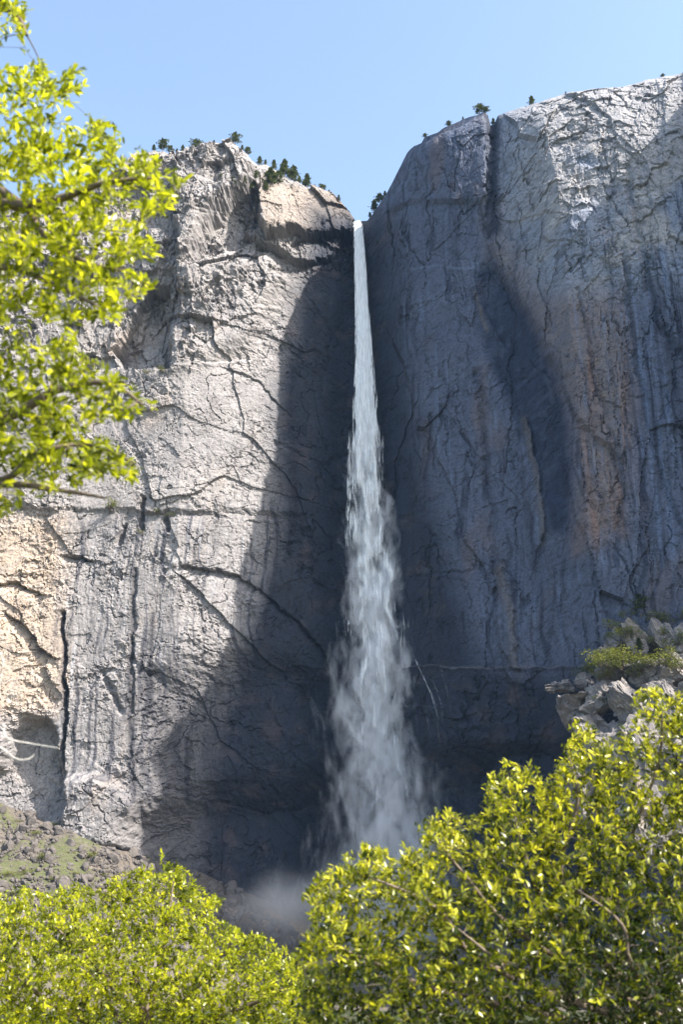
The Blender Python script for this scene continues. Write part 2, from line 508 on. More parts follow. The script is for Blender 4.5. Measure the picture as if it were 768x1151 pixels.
RC = lerp(RC, C(.50, .51, .55), fr * ss(.0, .45, fbm(X / 2.6, Z / 150, 4, 931, .65)) * .6)  # glossy sky sheen painted as pale streaks
RC = lerp(RC, C(.05, .05, .065), fr * ss(.05, .4, fbm(X / 4.2, Z / 170, 4, 941, .65)) * .75)
RC = lerp(RC, C(.05, .05, .06), line(PX, PY, [(716, 200), (728, 300), (755, 420), (780, 560)], 16) * (.5 + .6 * st1))
for pts in ([(455, 306), (490, 299), (530, 302)], [(570, 300), (600, 292), (640, 268), (660, 262)], [(585, 305), (630, 280), (655, 270)], [(590, 320), (640, 285)]):
    RC = lerp(RC, C(.50, .48, .46), line(PX, PY, [(a, b + 0.) for a, b in pts], 2.2) * .55 * ss(-.2, .3, pn(X / 5, Z / 5, 77) + .2))
rust = line(PX, PY, [(590, 470), (606, 560), (610, 610)], 7) + line(PX, PY, [(560, 640), (575, 700), (577, 752)], 10) + line(PX, PY, [(535, 330), (548, 370)], 5)
RC = lerp(RC, C(.42, .29, .18), rust * (.6 + .4 * n_b))
# wet rock beside the fall and under the bench, with painted shadow
wet_shade = poly(PX, PY, [(352, 245), (438, 250), (446, 330), (458, 430), (478, 540), (500, 620), (520, 690), (548, 755), (700, 775), (690, 900), (720, 1200), (190, 1200), (235, 850), (285, 700), (310, 600), (310, 450)], 50)
wet_shade_m = np.clip(wet_shade * (1.05 + .25 * n_a + .15 * n_b), 0, .96)
WET_SHADE = lerp(C(.020, .027, .043), C(.058, .05, .056), ss(.0, .6, fbm(wx / 14, wz / 14, 4, 501)))
WET_SHADE = lerp(WET_SHADE, C(.02, .022, .03), ss(.05, .4, st1) * .7)
KC = lerp(C(.47, .43, .39), C(.33, .31, .30), .5 + n_b)
KC = lerp(KC, C(.12, .12, .12), ss(.25, .6, n_a + .3 * st1) * .5)
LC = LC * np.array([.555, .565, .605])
RC = RC * np.array([.30, .385, .565])  # blue of the shade put into the right wall's colour
KC = KC * .5
RC = lerp(RC, lerp(C(.345, .335, .335), C(.20, .205, .23), .5 + n_b), topr * ss(545, 620, PX) * ss(-.3, .2, n_a + .6 - (PY - 100) / 260))  # sunlight on the upper wall painted in as a paler tone
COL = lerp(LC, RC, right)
COL = lerp(COL, WET_SHADE, wet_shade_m)
COL = lerp(COL, C(.16, .15, .15), ss(440, 480, PX) * (1 - ss(640, 680, PX)) * np.exp(-((PY - bl + 1.2) / 1.3) ** 2) * .7)  # light along the ledge's top edge painted as a pale line
COL = lerp(COL, C(.02, .02, .027), ss(440, 480, PX) * (1 - ss(640, 680, PX)) * np.exp(-((PY - bl - 3) / 2.5) ** 2) * .7)  # wetness and shade under the ledge painted as a dark line
COL = lerp(COL, KC, kn)
COL = lerp(COL, C(.09, .11, .03), kn * ss(.1, .35, fbm(wx / 9, wz / 5, 3, 511)) * .7)
spk = fbm(X / 2.4, Z / 2.4, 3, 881, .7)
blot = fbm(wx2 / 12, wz2 / 12, 4, 891, .6)
COL = COL * (1 + .16 * n_c[..., None]) * (1 - .38 * ss(.12, .5, spk) - .22 * ss(.1, .5, blot) + .12 * ss(.1, .5, -blot))[..., None]
ckm = np.clip(left * (ck1 + .8 * ck2 + .55 * ck3) + right * (.9 * ckr + .7 * ckr2 + .5 * ck1 + .4 * ck2), 0, 1)
COL = COL * (1 - .42 * ckm)[..., None]
COL = lerp(COL, C(.025, .025, .03), (left * (1 - ss(0, .04, e2)) * .2 * (n_a > 0) + right * (1 - ss(0, .03, f2)) * .4 * (n_a > .1)))
COL = np.clip(COL, .012, .75)

X, Z = XO, ZO
# ---- plateau behind the rim
back = np.array([.8, 2, 4, 8, 14, 24, 40, 70, 120, 220, 420, 900.])
bx = np.repeat(XS[None], len(back), 0)
by = Y[-1][None] + back[:, None]
bz = Z[-1][None] + .22 * back[:, None] * np.minimum(1, 120 / back[:, None]) + np.minimum(back[:, None] / 10, 1) * 1.5 * fbm(bx / 20, by / 20, 3, 77) - .4
ax = np.concatenate([X, bx]); ay = np.concatenate([Y, by]); az = np.concatenate([Z, bz])
ac = np.concatenate([COL, np.repeat(COL[-1:], len(back), 0)])
NR = ax.shape[0]


def grid_obj(name, sl):
    v = np.stack([ax[:, sl], ay[:, sl], az[:, sl]], -1)
    nr, nc = v.shape[:2]
    idx = np.arange(nr * nc).reshape(nr, nc)
    f = np.stack([idx[:-1, :-1], idx[:-1, 1:], idx[1:, 1:], idx[1:, :-1]], -1).reshape(-1, 4)
    o = obj(name, mesh_np(name, v.reshape(-1, 3), f, M_cliff, False, ac[:, sl].reshape(-1, 3)))
    return tag(o, kind='structure')


isplit = int(np.searchsorted(XS, at(404., 250., 615.)[0]))
cl = grid_obj('cliff_left', slice(0, isplit + 1))
tag(cl, 'sunlit pale granite cliff with cracks and dark streaks beside the waterfall')
cr = grid_obj('cliff_right', slice(isplit, NX))
tag(cr, 'tall shaded blue grey granite wall with stains and a rocky knoll')

PXf, PYf = proj(X, Y, Z)


# nearest surface in each 2-pixel cell of the photograph
_bw, _bh = 500, 620
_bi = np.clip((PXf / 2).astype(int) + 20, 0, _bw - 1) + _bw * np.clip((PYf / 2).astype(int), 0, _bh - 1)
_o = np.argsort(-Y.ravel(), kind='stable')
_near = np.full(_bw * _bh, -1)
_near[_bi.ravel()[_o]] = _o


def on_cliff(px, py):
    """point of the cliff seen at a photo pixel"""
    i, j = int(px // 2) + 20, int(py // 2)
    for rad in (0, 1, 2):
        best = -1
        for di in range(-rad, rad + 1):
            for dj in range(-rad, rad + 1):
                k = _near[np.clip(i + di, 0, _bw - 1) + _bw * np.clip(j + dj, 0, _bh - 1)]
                if k >= 0 and (best < 0 or Y.flat[k] < Y.flat[best]): best = k
        if best >= 0:
            return np.array([X.flat[best], Y.flat[best], Z.flat[best]])
    j = int(np.argmin(np.abs(PXf[-1] - px)))
    return np.array([X[-1, j], Y[-1, j], Z[-1, j]])


# ------------------------------------------------------------------ ground: hillside falling away from the camera, talus at the wall's foot
gx = np.unique(np.concatenate([np.linspace(-2500, -320, 24), np.arange(-320, 320, 2.), np.linspace(320, 2500, 24)]))
gy = np.unique(np.concatenate([np.linspace(-1500, -20, 24), np.arange(-20, 60, 1.5), np.arange(60, 380, 6), np.arange(380, 660, 1.2), np.linspace(660, 3000, 20)]))
GX, GY = np.meshgrid(gx, gy)
FOOT_Y = Y[np.abs(Z).argmin(0), np.arange(NX)]


def ground_z(x, y):
    foot_x = np.array([-400, -190, -150, -115, -80, -45, -10, 30, 100, 200, 400.])
    foot_z = np.array([60, 17, 3, -9, -20, -36, -52, -55, -52, -30, -10.])
    fz = np.interp(x, foot_x, foot_z)
    wall_y = np.interp(x, XS, FOOT_Y)
    d = np.clip(wall_y - y, -200, 2000)
    low = -1.8 - .145 * np.clip(y - 1, 0, 330)
    t = fz - .40 * np.clip(d, 0, 400)
    z = np.maximum(low - 20 * ss(250, 420, y), t)
    z = np.where(y < 60, low, z)
    far = ss(700, 1200, np.hypot(x, y))
    z = z * (1 - far) - 70 * far
    return z
GZ = ground_z(GX, GY)
far_damp = 1 - ss(500, 900, np.hypot(GX, GY - 300))
tal = ss(380, 470, GY) * (GY < 700)
GZ = GZ + far_damp * ((.25 + 2.0 * tal) * fbm(GX / 22, GY / 22, 3, 601) + (.05 + .9 * tal) * fbm(GX / 5, GY / 5, 3, 611))
gr = fbm(GX / 26, GY / 26, 4, 621) + .35 * fbm(GX / 6, GY / 6, 3, 631)
gpx, gpy = proj(GX, GY, GZ)
GC = lerp(C(.08, .07, .058), C(.14, .12, .10), .5 + fbm(GX / 4, GY / 4, 3, 641))
GC = lerp(GC, C(.045, .055, .025), 1 - ss(300, 400, GY) * ss(900, 600, np.hypot(GX, GY)))
green = ss(.05, .4, gr + .35 * poly(gpx, gpy, [(-200, 900), (60, 925), (120, 965), (60, 1040), (-200, 1060)], 60)) * (1 - ss(150, 300, gpx))
GC = lerp(GC, C(.065, .082, .022), green * (.65 + .5 * fbm(GX / 3, GY / 3, 2, 651)))
GC = lerp(GC, C(.36, .24, .13), poly(gpx, gpy, [(262, 1022), (300, 1026), (345, 1040), (420, 1056), (330, 1056)], 14) * .9 * (GY > 300))
ix = np.arange(GX.size).reshape(GX.shape)
gf = np.stack([ix[:-1, :-1], ix[:-1, 1:], ix[1:, 1:], ix[1:, :-1]], -1).reshape(-1, 4)
ground = obj('ground', mesh_np('ground', np.stack([GX, GY, GZ], -1).reshape(-1, 3), gf, M_ground, True, GC.reshape(-1, 3)))
tag(ground, kind='structure')


# ------------------------------------------------------------------ rocks
def ico(sub=1):
    import bmesh
    bm = bmesh.new()
    bmesh.ops.create_icosphere(bm, subdivisions=sub, radius=1)
    v = np.array([p.co[:] for p in bm.verts])
    f = np.array([[q.index for q in p.verts] for p in bm.faces])
    bm.free()
    return v, f


def boulder_mesh(seed, sub=2):
    """an angular block: a sphere cut by random planes"""
    r = np.random.default_rng(seed)
    v, f = ico(sub)
    for k in range(11):
        n = r.normal(size=3)
        n /= np.linalg.norm(n)
        d = r.uniform(.45, .8)
        t = v @ n - d
        v = v - np.clip(t, 0, None)[:, None] * n
    v = v * r.uniform(.65, 1.1, 3) * np.array([1.15, 1, .85])
    v += r.normal(size=v.shape) * .02
    return v, f


def gpoint(x, y):
    return float(ground_z(np.array([x]), np.array([y]))[0])


protos = [mesh_np('boulder', *boulder_mesh(900 + k), M_rubble, False) for k in range(7)]
cand = []
r = np.random.default_rng(3)
while len(cand) < 7500:
    x = r.uniform(-235, 20)
    y = r.uniform(400, 610)
    z = gpoint(x, y)
    px, py = proj(x, y, z)
    if px < -40 or py > 1075 or z < -75:
        continue
    wy = np.interp(x, XS, FOOT_Y)
    if y > wy - 1: continue
    if px < 130 and r.random() < .55 and fbm(np.array([x / 26.]), np.array([y / 26.]), 4, 621)[0] > .05: continue
    s = .5 + r.pareto(2.4) * .6
    cand.append((min(s, 3.6) * (1.15 if px > 120 else 1), x, y, z))
cand.sort(key=lambda c: -c[0])
big = [c for c in cand if -5 < proj(c[1], c[2], c[3])[0] < 340][:240]
bset = set(big)
for k, (s, x, y, z) in enumerate(big):
    o = obj('boulder', protos[k % 7])
    o.location = (x, y, z + s * .25)
    o.rotation_euler = tuple(r.uniform(0, 6.28, 3))
    o.scale = (s, s, s)
    tag(o, 'angular grey granite boulder lying on the talus slope below the cliff', 'boulder', 'boulders on the talus slope')
vs, fs, nb = [], [], 0
lows = [boulder_mesh(950 + k, 1) for k in range(6)]
for k, c in enumerate(cand):
    if c in bset: continue
    s, x, y, z = c
    v, f = lows[k % 6]
    a = r.uniform(0, 6.28)
    ca, sa = math.cos(a), math.sin(a)
    m = np.array([[ca, -sa, 0], [sa, ca, 0], [0, 0, 1]])
    vs.append((v * s) @ m.T + np.array([x, y, z + s * .2]))
    fs.append(f + nb)
    nb += len(v)
tag(obj('rubble', mesh_np('rubble', np.concatenate(vs), np.concatenate(fs), M_rubble, False)), kind='stuff')


# ------------------------------------------------------------------ the rocky knoll: broken blocks of granite piled against the wall
from mathutils import noise as mn
from mathutils.bvhtree import BVHTree


def crag(seed, c, r, sub=5):
    rr = np.random.default_rng(seed)
    v, f = ico(sub)
    for k in range(20):
        n = rr.normal(size=3) * np.array([1, 1, .7])
        n /= np.linalg.norm(n)
        d = rr.uniform(.42, .8)
        t = v @ n - d
        v = v - np.clip(t, 0, None)[:, None] * n
    v = v * np.array(r) + np.array(c)
    nn = v - np.array(c)
    nn /= np.linalg.norm(nn, axis=1, keepdims=True)
    h = np.zeros(len(v))
    for fr_, am in ((.14, 2.2), (.33, 1.1), (.8, .5)):
        def cell(p):
            q = Vector((p[0] * fr_ + p[2] * fr_ * .35, p[1] * fr_, p[2] * fr_ * .75 - p[0] * fr_ * .2))
            dd, pp = mn.voronoi(q)
            c_ = pp[0]
            r1 = mn.cell_vector(c_ * 7.31)
            return (r1[0] - .5) + ((q - c_).dot(r1 - Vector((.5, .5, .5)))) * 1.6
        h += am * np.array([cell(p) for p in v])
    return v + nn * h[:, None], f


KB = [(714, 724, 452, 9.5, 10, 12), (742, 718, 450, 10, 11, 13), (770, 722, 446, 11, 11, 14), (796, 716, 444, 14, 12, 16), (694, 724, 455, 6, 8, 8.5), (680, 748, 452, 8, 9, 8),
      (700, 752, 440, 12, 12, 7), (730, 756, 436, 13, 12, 8), (760, 758, 434, 13, 13, 9), (795, 760, 432, 15, 14, 12), (662, 768, 456, 9, 14, 6),
      (680, 785, 438, 12, 12, 10), (712, 795, 430, 15, 13, 13), (750, 800, 426, 17, 14, 14), (790, 805, 424, 18, 15, 16), (648, 792, 452, 11, 18, 10),
      (664, 820, 438, 12, 13, 13), (690, 845, 430, 15, 14, 16), (730, 850, 424, 18, 15, 18), (780, 860, 420, 22, 16, 20), (655, 880, 436, 15, 14, 18), (720, 920, 424, 26, 18, 26), (630, 772, 466, 12, 12, 5)]
vs, fs, nb = [], [], 0
for k, (a_, b_, y_, r1, r2, r3) in enumerate(KB):
    v, f = crag(300 + k, at(float(a_), float(b_), float(y_)), (r1, r2, r3))
    vs.append(v); fs.append(f + nb); nb += len(v)
KV, KF = np.concatenate(vs), np.concatenate(fs)
kq = fbm(KV[:, 0] / 9, KV[:, 2] / 9, 4, 951, .6)
kc = lerp(C(.25, .225, .205)[0], C(.125, .12, .125)[0], .5 + kq * 1.2)
kc = lerp(kc, C(.30, .235, .18)[0], ss(.2, .5, fbm(KV[:, 0] / 14 + 4, KV[:, 2] / 20, 3, 953)) * .5)
kc = lerp(kc, C(.05, .05, .055)[0], ss(.2, .5, fbm(KV[:, 0] / 3, KV[:, 2] / 25, 3, 957)) * .6)
kno = obj('rocky_knoll', mesh_np('rocky_knoll', KV, KF, M_cliff, False, kc))
tag(kno, 'craggy sunlit granite knoll with green shrubs at the foot of the right wall', kind='structure')
KTREE = BVHTree.FromPolygons(KV.tolist(), KF.tolist())


def on_knoll(px, py):
    d = Vector(at(float(px), float(py), 1.)).normalized()
    h = KTREE.ray_cast(Vector((0, 0, 0)), d)
    return np.array(h[0][:]) if h[0] is not None else on_cliff(px, py)


# ------------------------------------------------------------------ foliage tools
LEAF_V = np.array([(0, 0, 0), (.30, .15, .035), (.30, -.15, .035), (.30, 0, 0), (.68, .14, .02), (.68, -.14, .02), (.68, 0, -.02), (1, 0, -.07)])
LEAF_F = [(0, 3, 1), (0, 2, 3), (3, 6, 4), (3, 4, 1), (3, 2, 5), (3, 5, 6), (6, 7, 4), (6, 5, 7)]


def leaves_mesh(name, base, direc, size, tone, mat, rr, width=1.0, updir=None, simple=False):
    """one mesh of many single leaves"""
    n = len(base)
    d = direc / np.linalg.norm(direc, axis=1, keepdims=True)
    up = rr.normal(size=(n, 3)) * .55 + np.array([0, 0, 1.]) if updir is None else updir
    s = np.cross(up, d)
    s /= np.linalg.norm(s, axis=1, keepdims=True) + 1e-9
    u = np.cross(d, s)
    LV = LEAF_V * np.array([1, width, 1])
    LF = np.array(LEAF_F)
    if simple:
        LV = np.array([(0, 0, 0), (.5, .3, .08), (1, 0, 0), (.5, -.3, .08)]) * np.array([1, width, 1])
        LF = np.array([(0, 2, 1), (0, 3, 2)])
    v = base[:, None] + size[:, None, None] * (LV[None, :, 0:1] * d[:, None] + LV[None, :, 1:2] * s[:, None] + LV[None, :, 2:3] * u[:, None])
    k = len(LV)
    f = (LF[None] + (np.arange(n) * k)[:, None, None]).reshape(-1, 3)
    me = mesh_np(name, v.reshape(-1, 3), f, mat, not simple)
    a = me.attributes.new('tone', 'FLOAT', 'POINT')
    a.data.foreach_set('value', np.repeat(tone, k).astype(np.float32))
    return me


def tubes_mesh(name, segs, mat, sides=5):
    """segs: list of (points (n,3), radii (n,))"""
    vs, fs, nb = [], [], 0
    ang = np.arange(sides) / sides * 2 * np.pi
    for pts, rad in segs:
        pts = np.asarray(pts, float)
        n = len(pts)
        t = np.gradient(pts, axis=0)
        t /= np.linalg.norm(t, axis=1, keepdims=True) + 1e-9
        ref = np.array([0, 0, 1.]) if abs(t[0, 2]) < .9 else np.array([1., 0, 0])
        a = np.cross(t, ref)
        a /= np.linalg.norm(a, axis=1, keepdims=True) + 1e-9
        b = np.cross(t, a)
        v = pts[:, None] + np.asarray(rad)[:, None, None] * (np.cos(ang)[None, :, None] * a[:, None] + np.sin(ang)[None, :, None] * b[:, None])
        vs.append(v.reshape(-1, 3))
        i = np.arange(n - 1)[:, None] * sides
        j = np.arange(sides)[None]
        jn = (j + 1) % sides
        q = np.stack([i + j, i + jn, i + sides + jn, i + sides + j], -1).reshape(-1, 4)
        fs.append(q + nb)
        nb += n * sides
    return mesh_np(name, np.concatenate(vs), np.concatenate(fs), mat, True)


def spline(pts, n):
    pts = np.asarray(pts, float)
    t = np.linspace(0, len(pts) - 1, n)
    i = np.clip(t.astype(int), 0, len(pts) - 2)
    u = (t - i)[:, None]
    p0 = pts[np.clip(i - 1, 0, None)]
    p1, p2 = pts[i], pts[i + 1]
    p3 = pts[np.clip(i + 2, None, len(pts) - 1)]
    return .5 * ((2 * p1) + (-p0 + p2) * u + (2 * p0 - 5 * p1 + 4 * p2 - p3) * u**2 + (-p0 + 3 * p1 - 3 * p2 + p3) * u**3)


# ------------------------------------------------------------------ small far trees and shrubs
def conifer_proto(seed, round_=False):
    """unit-height tree: trunk + crown made of small needle clumps"""
    rr = np.random.default_rng(seed)
    n = 900
    t = rr.random(n) ** .8
    if round_:
        lay = rr.integers(0, 6, n)
        h = .40 + .11 * lay + rr.normal(size=n) * .03
        prof = np.array([.20, .27, .24, .27, .18, .10])[lay] + 0 * h
    else:
        h = .14 + .86 * t
        prof = .24 * (1 - h) ** .8 + .02
        prof = prof * (.75 + .35 * np.sin(h * 38 + rr.random(n)))
    a = rr.random(n) * 6.283
    if round_:
        a = lay * 2.3 + seed + rr.normal(size=n) * 1.1
    lob = 1 + .6 * np.sin(a * 3 + seed) * np.sin(h * 13 + seed)
    rad = prof * np.sqrt(rr.random(n)) * lob
    base = np.stack([np.cos(a) * rad, np.sin(a) * rad, h], -1)
    direc = np.stack([np.cos(a), np.sin(a), rr.uniform(-.4, .6, n)], -1) + rr.normal(size=(n, 3)) * .4
    crown = leaves_mesh('crown', base, direc, rr.uniform(.045, .09, n), rr.random(n), M_needle, rr, 1.3, simple=True)
    bend = rr.uniform(-.02, .02, 2)
    segs = [([(0, 0, -.08), (bend[0], bend[1], .5), (0, 0, .95)], [.022, .015, .004])]
    for k in range(6):
        hh = rr.uniform(.3, .85)
        aa = rr.random() * 6.28
        l = .18 * (1.1 - hh)
        segs.append(([(0, 0, hh), (math.cos(aa) * l, math.sin(aa) * l, hh + .03)], [.007, .002]))
    return crown, tubes_mesh('trunk', segs, M_bark, 5)


def shrub_proto(seed):
    rr = np.random.default_rng(seed)
    n = 620
    cl = rr.normal(size=(9, 3)) * np.array([.42, .42, .16]) + np.array([0, 0, .5])
    k = rr.integers(0, 9, n)
    u = rr.normal(size=(n, 3))
    u /= np.linalg.norm(u, axis=1, keepdims=True)
    base = cl[k] + u * (rr.random(n) ** .4 * .32)[:, None] * np.array([1, 1, .85])
    base[:, 2] = np.clip(base[:, 2], .0, 1.2)
    me = leaves_mesh('crown', base, u + rr.normal(size=(n, 3)) * .4, rr.uniform(.07, .13, n), np.clip(.2 + .5 * base[:, 2] + rr.random(n) * .4, 0, 1), M_shrub, rr, 1., simple=True)
    segs = []
    for c in cl:
        segs.append(([(0, 0, -.1), c * .5, c], [.04, .025, .012]))
    return me, tubes_mesh('trunk', segs, M_bark, 4)


con = [conifer_proto(s) for s in (1, 2, 3)]
rnd = [conifer_proto(s, True) for s in (4, 5)]
shr = [shrub_proto(s) for s in (6, 7, 8, 9)]
PXM = .62  # metres per photo pixel on the far wall (about)


def plant_at(name, proto, p, h, label, cat, group, w=1.0, rz=0.):
    e = empty(name, tuple(p))
    e.scale = (h * w, h * w, h)
    e.rotation_euler = (0, 0, rz)
    tag(e, label, cat, group)
    crown, trunk = proto
    obj('crown', crown, e)
    obj('trunk', trunk, e)
    return e


rim_trees = [
    (183, 173, 15, 'r', 1.3, 'dark round-topped pine at the far end of the left skyline, beside the oak leaves'),
    (191, 174, 11, 'r', 1.1, 'thin ragged pine just right of the dark round-topped pine on the skyline'),
    (205, 176, 9, 'c', 1.2, 'small pointed conifer between the ragged pine and the bushy green pine on the skyline'),
    (220, 175, 15, 'r', 1.5, 'bushy green pine left of the highest grey rock tower'),
    (264, 165, 16, 'r', 1.2, 'open-crowned pine standing on top of the highest rock tower of the left cliff'),
    (278, 176, 10, 'r', 1.3, 'dark squat pine just below the highest rock tower'),
    (292, 186, 11, 'c', 1.3, 'small dark conifer alone on the skyline right of the rock tower'),
    (286, 202, 15, 'c', 1.2, 'slim conifer below the skyline, leftmost of those on the rocky shoulder'),
    (304, 208, 20, 'c', 1.5, 'full green conifer behind the top of the bright overhanging slab'),
    (313, 207, 15, 'r', 1.3, 'rounded conifer between two full conifers on the rocky shoulder'),
    (320, 204, 21, 'c', 1.2, 'tall conifer in the middle of the rocky shoulder'),
    (330, 210, 20, 'c', 1.3, 'green conifer at the right end of the close cluster on the shoulder'),
    (282, 216, 14, 'c', 1.4, 'low conifer in the gully left of the bright overhanging slab'),
    (345, 213, 17, 'c', 1.3, 'pointed dark conifer standing apart on the slope down to the waterfall'),
    (362, 213, 9, 'r', 1.6, 'flat-topped windswept pine above the bright slab near the waterfall'),
    (381, 227, 7, 'c', 1.2, 'tiny conifer closest to the lip on the left of the waterfall'),
    (262, 206, 9, 'c', 1.3, 'tiny conifer in the cracked rock under the highest tower'),
    (421, 240, 14, 'c', 1.4, 'conifer right beside the lip of the waterfall at the foot of the right wall'),
    (427, 231, 12, 'r', 1.3, 'bushy pine just above the lip on the edge of the right wall'),
    (478, 157, 5, 'r', 1.6, 'tiny bush-like pine on the first corner of the right skyline'),
    (505, 143, 6, 'r', 1.6, 'small shrubby pine halfway up the right skyline before the notch'),
    (540, 129, 11, 'r', 1.5, 'rounded green pine left of the notch in the right skyline'),
    (547, 129, 8, 'r', 1.4, 'low green pine at the very edge of the notch in the skyline'),
    (598, 118, 10, 'c', 1.4, 'lone dark conifer on the skyline right of the notch'),
    (746, 87, 4, 'r', 1.6, 'tiny pine at the highest part of the right skyline')]
extra = [(172, 170, 8, 'second pine left of the dark round-topped pine, half hidden by oak leaves'), (198, 174, 6, 'tiny conifer squeezed beside the ragged pine on the skyline'),
         (213, 173, 7, 'small conifer touching the left side of the bushy green pine'), (228, 168, 8, 'small conifer touching the right side of the bushy green pine'),
         (240, 164, 5, 'sapling on the left shoulder of the highest rock tower'), (256, 163, 6, 'sapling just left of the open-crowned pine on the tower'),
         (272, 170, 7, 'sapling just right of the open-crowned pine on the tower'), (298, 188, 7, 'small conifer on the skyline above the slim leftmost shoulder conifer'),
         (308, 191, 12, 'skyline conifer directly above the full green conifer on the shoulder'), (316, 196, 9, 'skyline conifer left of the tall middle one on the shoulder'),
         (325, 201, 13, 'skyline conifer right of the tall middle one on the shoulder'), (336, 207, 9, 'small skyline conifer just after the close cluster on the shoulder'),
         (341, 210, 7, 'sapling leaning beside the pointed dark conifer'), (354, 213, 6, 'sapling between the pointed dark conifer and the windswept pine'),
         (370, 217, 5, 'sapling just right of the windswept pine'), (299, 214, 12, 'low conifer at the left top edge of the bright slab'),
         (290, 228, 10, 'conifer in the shaded gully touching the side of the bright slab'), (275, 205, 9, 'conifer in the rocks between the tower and the slim shoulder conifer'),
         (246, 200, 6, 'sapling in a crack halfway down the tower'), (416, 243, 7, 'sapling touching the water at the foot of the right wall'),
         (433, 222, 7, 'sapling above the bushy pine on the edge of the right wall'), (555, 137, 8, 'small conifer inside the notch of the right skyline'),
         (521, 134, 4, 'tiny shrub-like conifer halfway between the shrubby pine and the rounded pine'), (637, 106, 3, 'speck of a conifer on the smooth skyline after the lone dark one')]
rim_trees += [(a_, b_, c_, 'c', 1.25, d_) for a_, b_, c_, d_ in extra]
for k, (px, py, hp, kind, w, lab) in enumerate(rim_trees):
    j = int(np.argmin(np.abs(PXf[-1] - px)))
    if py - PYf[-1, j] < 8:
        p = np.array([X[-1, j], Y[-1, j] + .5, Z[-1, j] - .3])
    else:
        p = on_cliff(px, py)
    plant_at('pine_tree', (con[k % 3] if kind == 'c' else rnd[k % 2]), p, hp * PXM * 1.12, lab, 'tree', 'small pines on the cliff top', w, k * 1.7)

knoll = [
    (720, 690, 20, 't', 'slender light green tree on top of the rocky knoll'),
    (738, 694, 12, 's', 'round dark green shrub on the top of the rocky knoll'),
    (708, 692, 10, 's', 'low shrub left of the slender tree on the knoll'),
    (694, 708, 12, 's', 'shrub at the upper left shoulder of the rocky knoll'),
    (728, 704, 9, 's', 'low spreading shrub just below the round one on the knoll'),
    (704, 713, 12, 's', 'yellow green shrub above the big boulder face of the knoll'),
    (712, 712, 8, 's', 'small shrub squeezed against the pale boulder of the knoll'),
    (747, 713, 9, 's', 'small shrub between pale boulders high on the knoll'),
    (765, 693, 9, 's', 'shrub on the knoll skyline at the edge of the picture'),
    (668, 754, 13, 's', 'first shrub at the left end of the green ledge'),
    (679, 750, 15, 's', 'second shrub from the left end of the green ledge'),
    (690, 748, 19, 's', 'large shrub in the middle of the green ledge'),
    (700, 748, 16, 's', 'broad shrub right of the large one on the green ledge'),
    (711, 746, 15, 's', 'shrub at the foot of the pale boulder on the ledge'),
    (720, 733, 14, 'c', 'small pointed conifer in front of the pale boulder'),
    (722, 750, 12, 's', 'low shrub below the small pointed conifer'),
    (733, 748, 10, 's', 'low shrub in the crack between the two ledge boulders'),
    (745, 733, 18, 's', 'dark shrub under the right-hand boulders of the knoll'),
    (743, 749, 15, 's', 'wide shrub on the right part of the ledge'),
    (756, 750, 17, 's', 'big shrub at the right end of the green ledge'),
    (677, 737, 9, 's', 'small pale shrub above the left end of the ledge'),
    (660, 756, 8, 's', 'tiny shrub beyond the left end of the ledge'),
    (688, 760, 9, 's', 'shrub hanging below the middle of the ledge'),
    (676, 787, 6, 's', 'lone small shrub on the bare rock below the ledge'),
    (729, 762, 9, 's', 'shrub hanging below the right boulders of the ledge')]
knoll += [(684, 736, 10, 's', 'shrub climbing the left shoulder above the large ledge shrub'), (696, 730, 9, 's', 'shrub in the dark cleft left of the big boulder face'),
          (674, 760, 9, 's', 'shrub hanging below the first ledge shrubs'), (700, 759, 10, 's', 'shrub hanging below the broad ledge shrub'),
          (714, 756, 8, 's', 'shrub at the brink below the pale boulder'), (751, 700, 9, 's', 'shrub between the round dark shrub and the picture edge'),
          (736, 722, 8, 's', 'shrub in the crack running down from the round shrub'), (762, 722, 12, 's', 'shrub low on the right-hand boulder at the picture edge'),
          (690, 716, 9, 's', 'shrub just below the upper left shoulder shrub'), (764, 752, 12, 's', 'last shrub of the ledge at the picture edge')]
for k, (px, py, hp, kind, lab) in enumerate(knoll):
    p = on_knoll(px, py)
    sc = p[1] / 560.
    if kind == 's':
        plant_at('shrub', shr[k % 4], p + np.array([0, .8, -1.2]), hp * .64 * sc, lab, 'shrub', 'shrubs on the rocky knoll', 1.15, k * 1.3)
    else:
        plant_at('pine_tree' if kind == 'c' else 'slender_tree', con[1] if kind == 'c' else rnd[0], p + np.array([0, 0, -.5]), hp * .62 * sc, lab, 'tree', None, 1.3, k)
for k, (px, py, hp, lab) in enumerate([
        (160, 598, 5, 'small green shrub in the crack below the long ledge'), (176, 577, 4, 'low green cushion of leaves on the long ledge of the left cliff'),
        (190, 578, 3.5, 'tiny green tuft just right of the cushion on the long ledge'), (180, 417, 5, 'tiny shrub on the ledge under the dark diagonal gully'),
        (122, 573, 9, 'green shrub on the ledge under the lowest oak twigs'), (165, 419, 4, 'tiny shrub at the foot of the dark gully wall')]):
    plant_at('shrub', shr[k % 4], on_cliff(px, py) + np.array([0, -.5, -.4]), hp * .62, lab, 'shrub', 'shrubs on ledges of the left cliff', 1.5, k)
tsh = [(20, 925), (38, 938), (62, 930), (8, 950), (45, 965), (80, 960), (28, 982), (100, 965), (60, 990), (6, 985), (118, 985), (88, 985), (140, 985), (15, 1005), (52, 1010)]
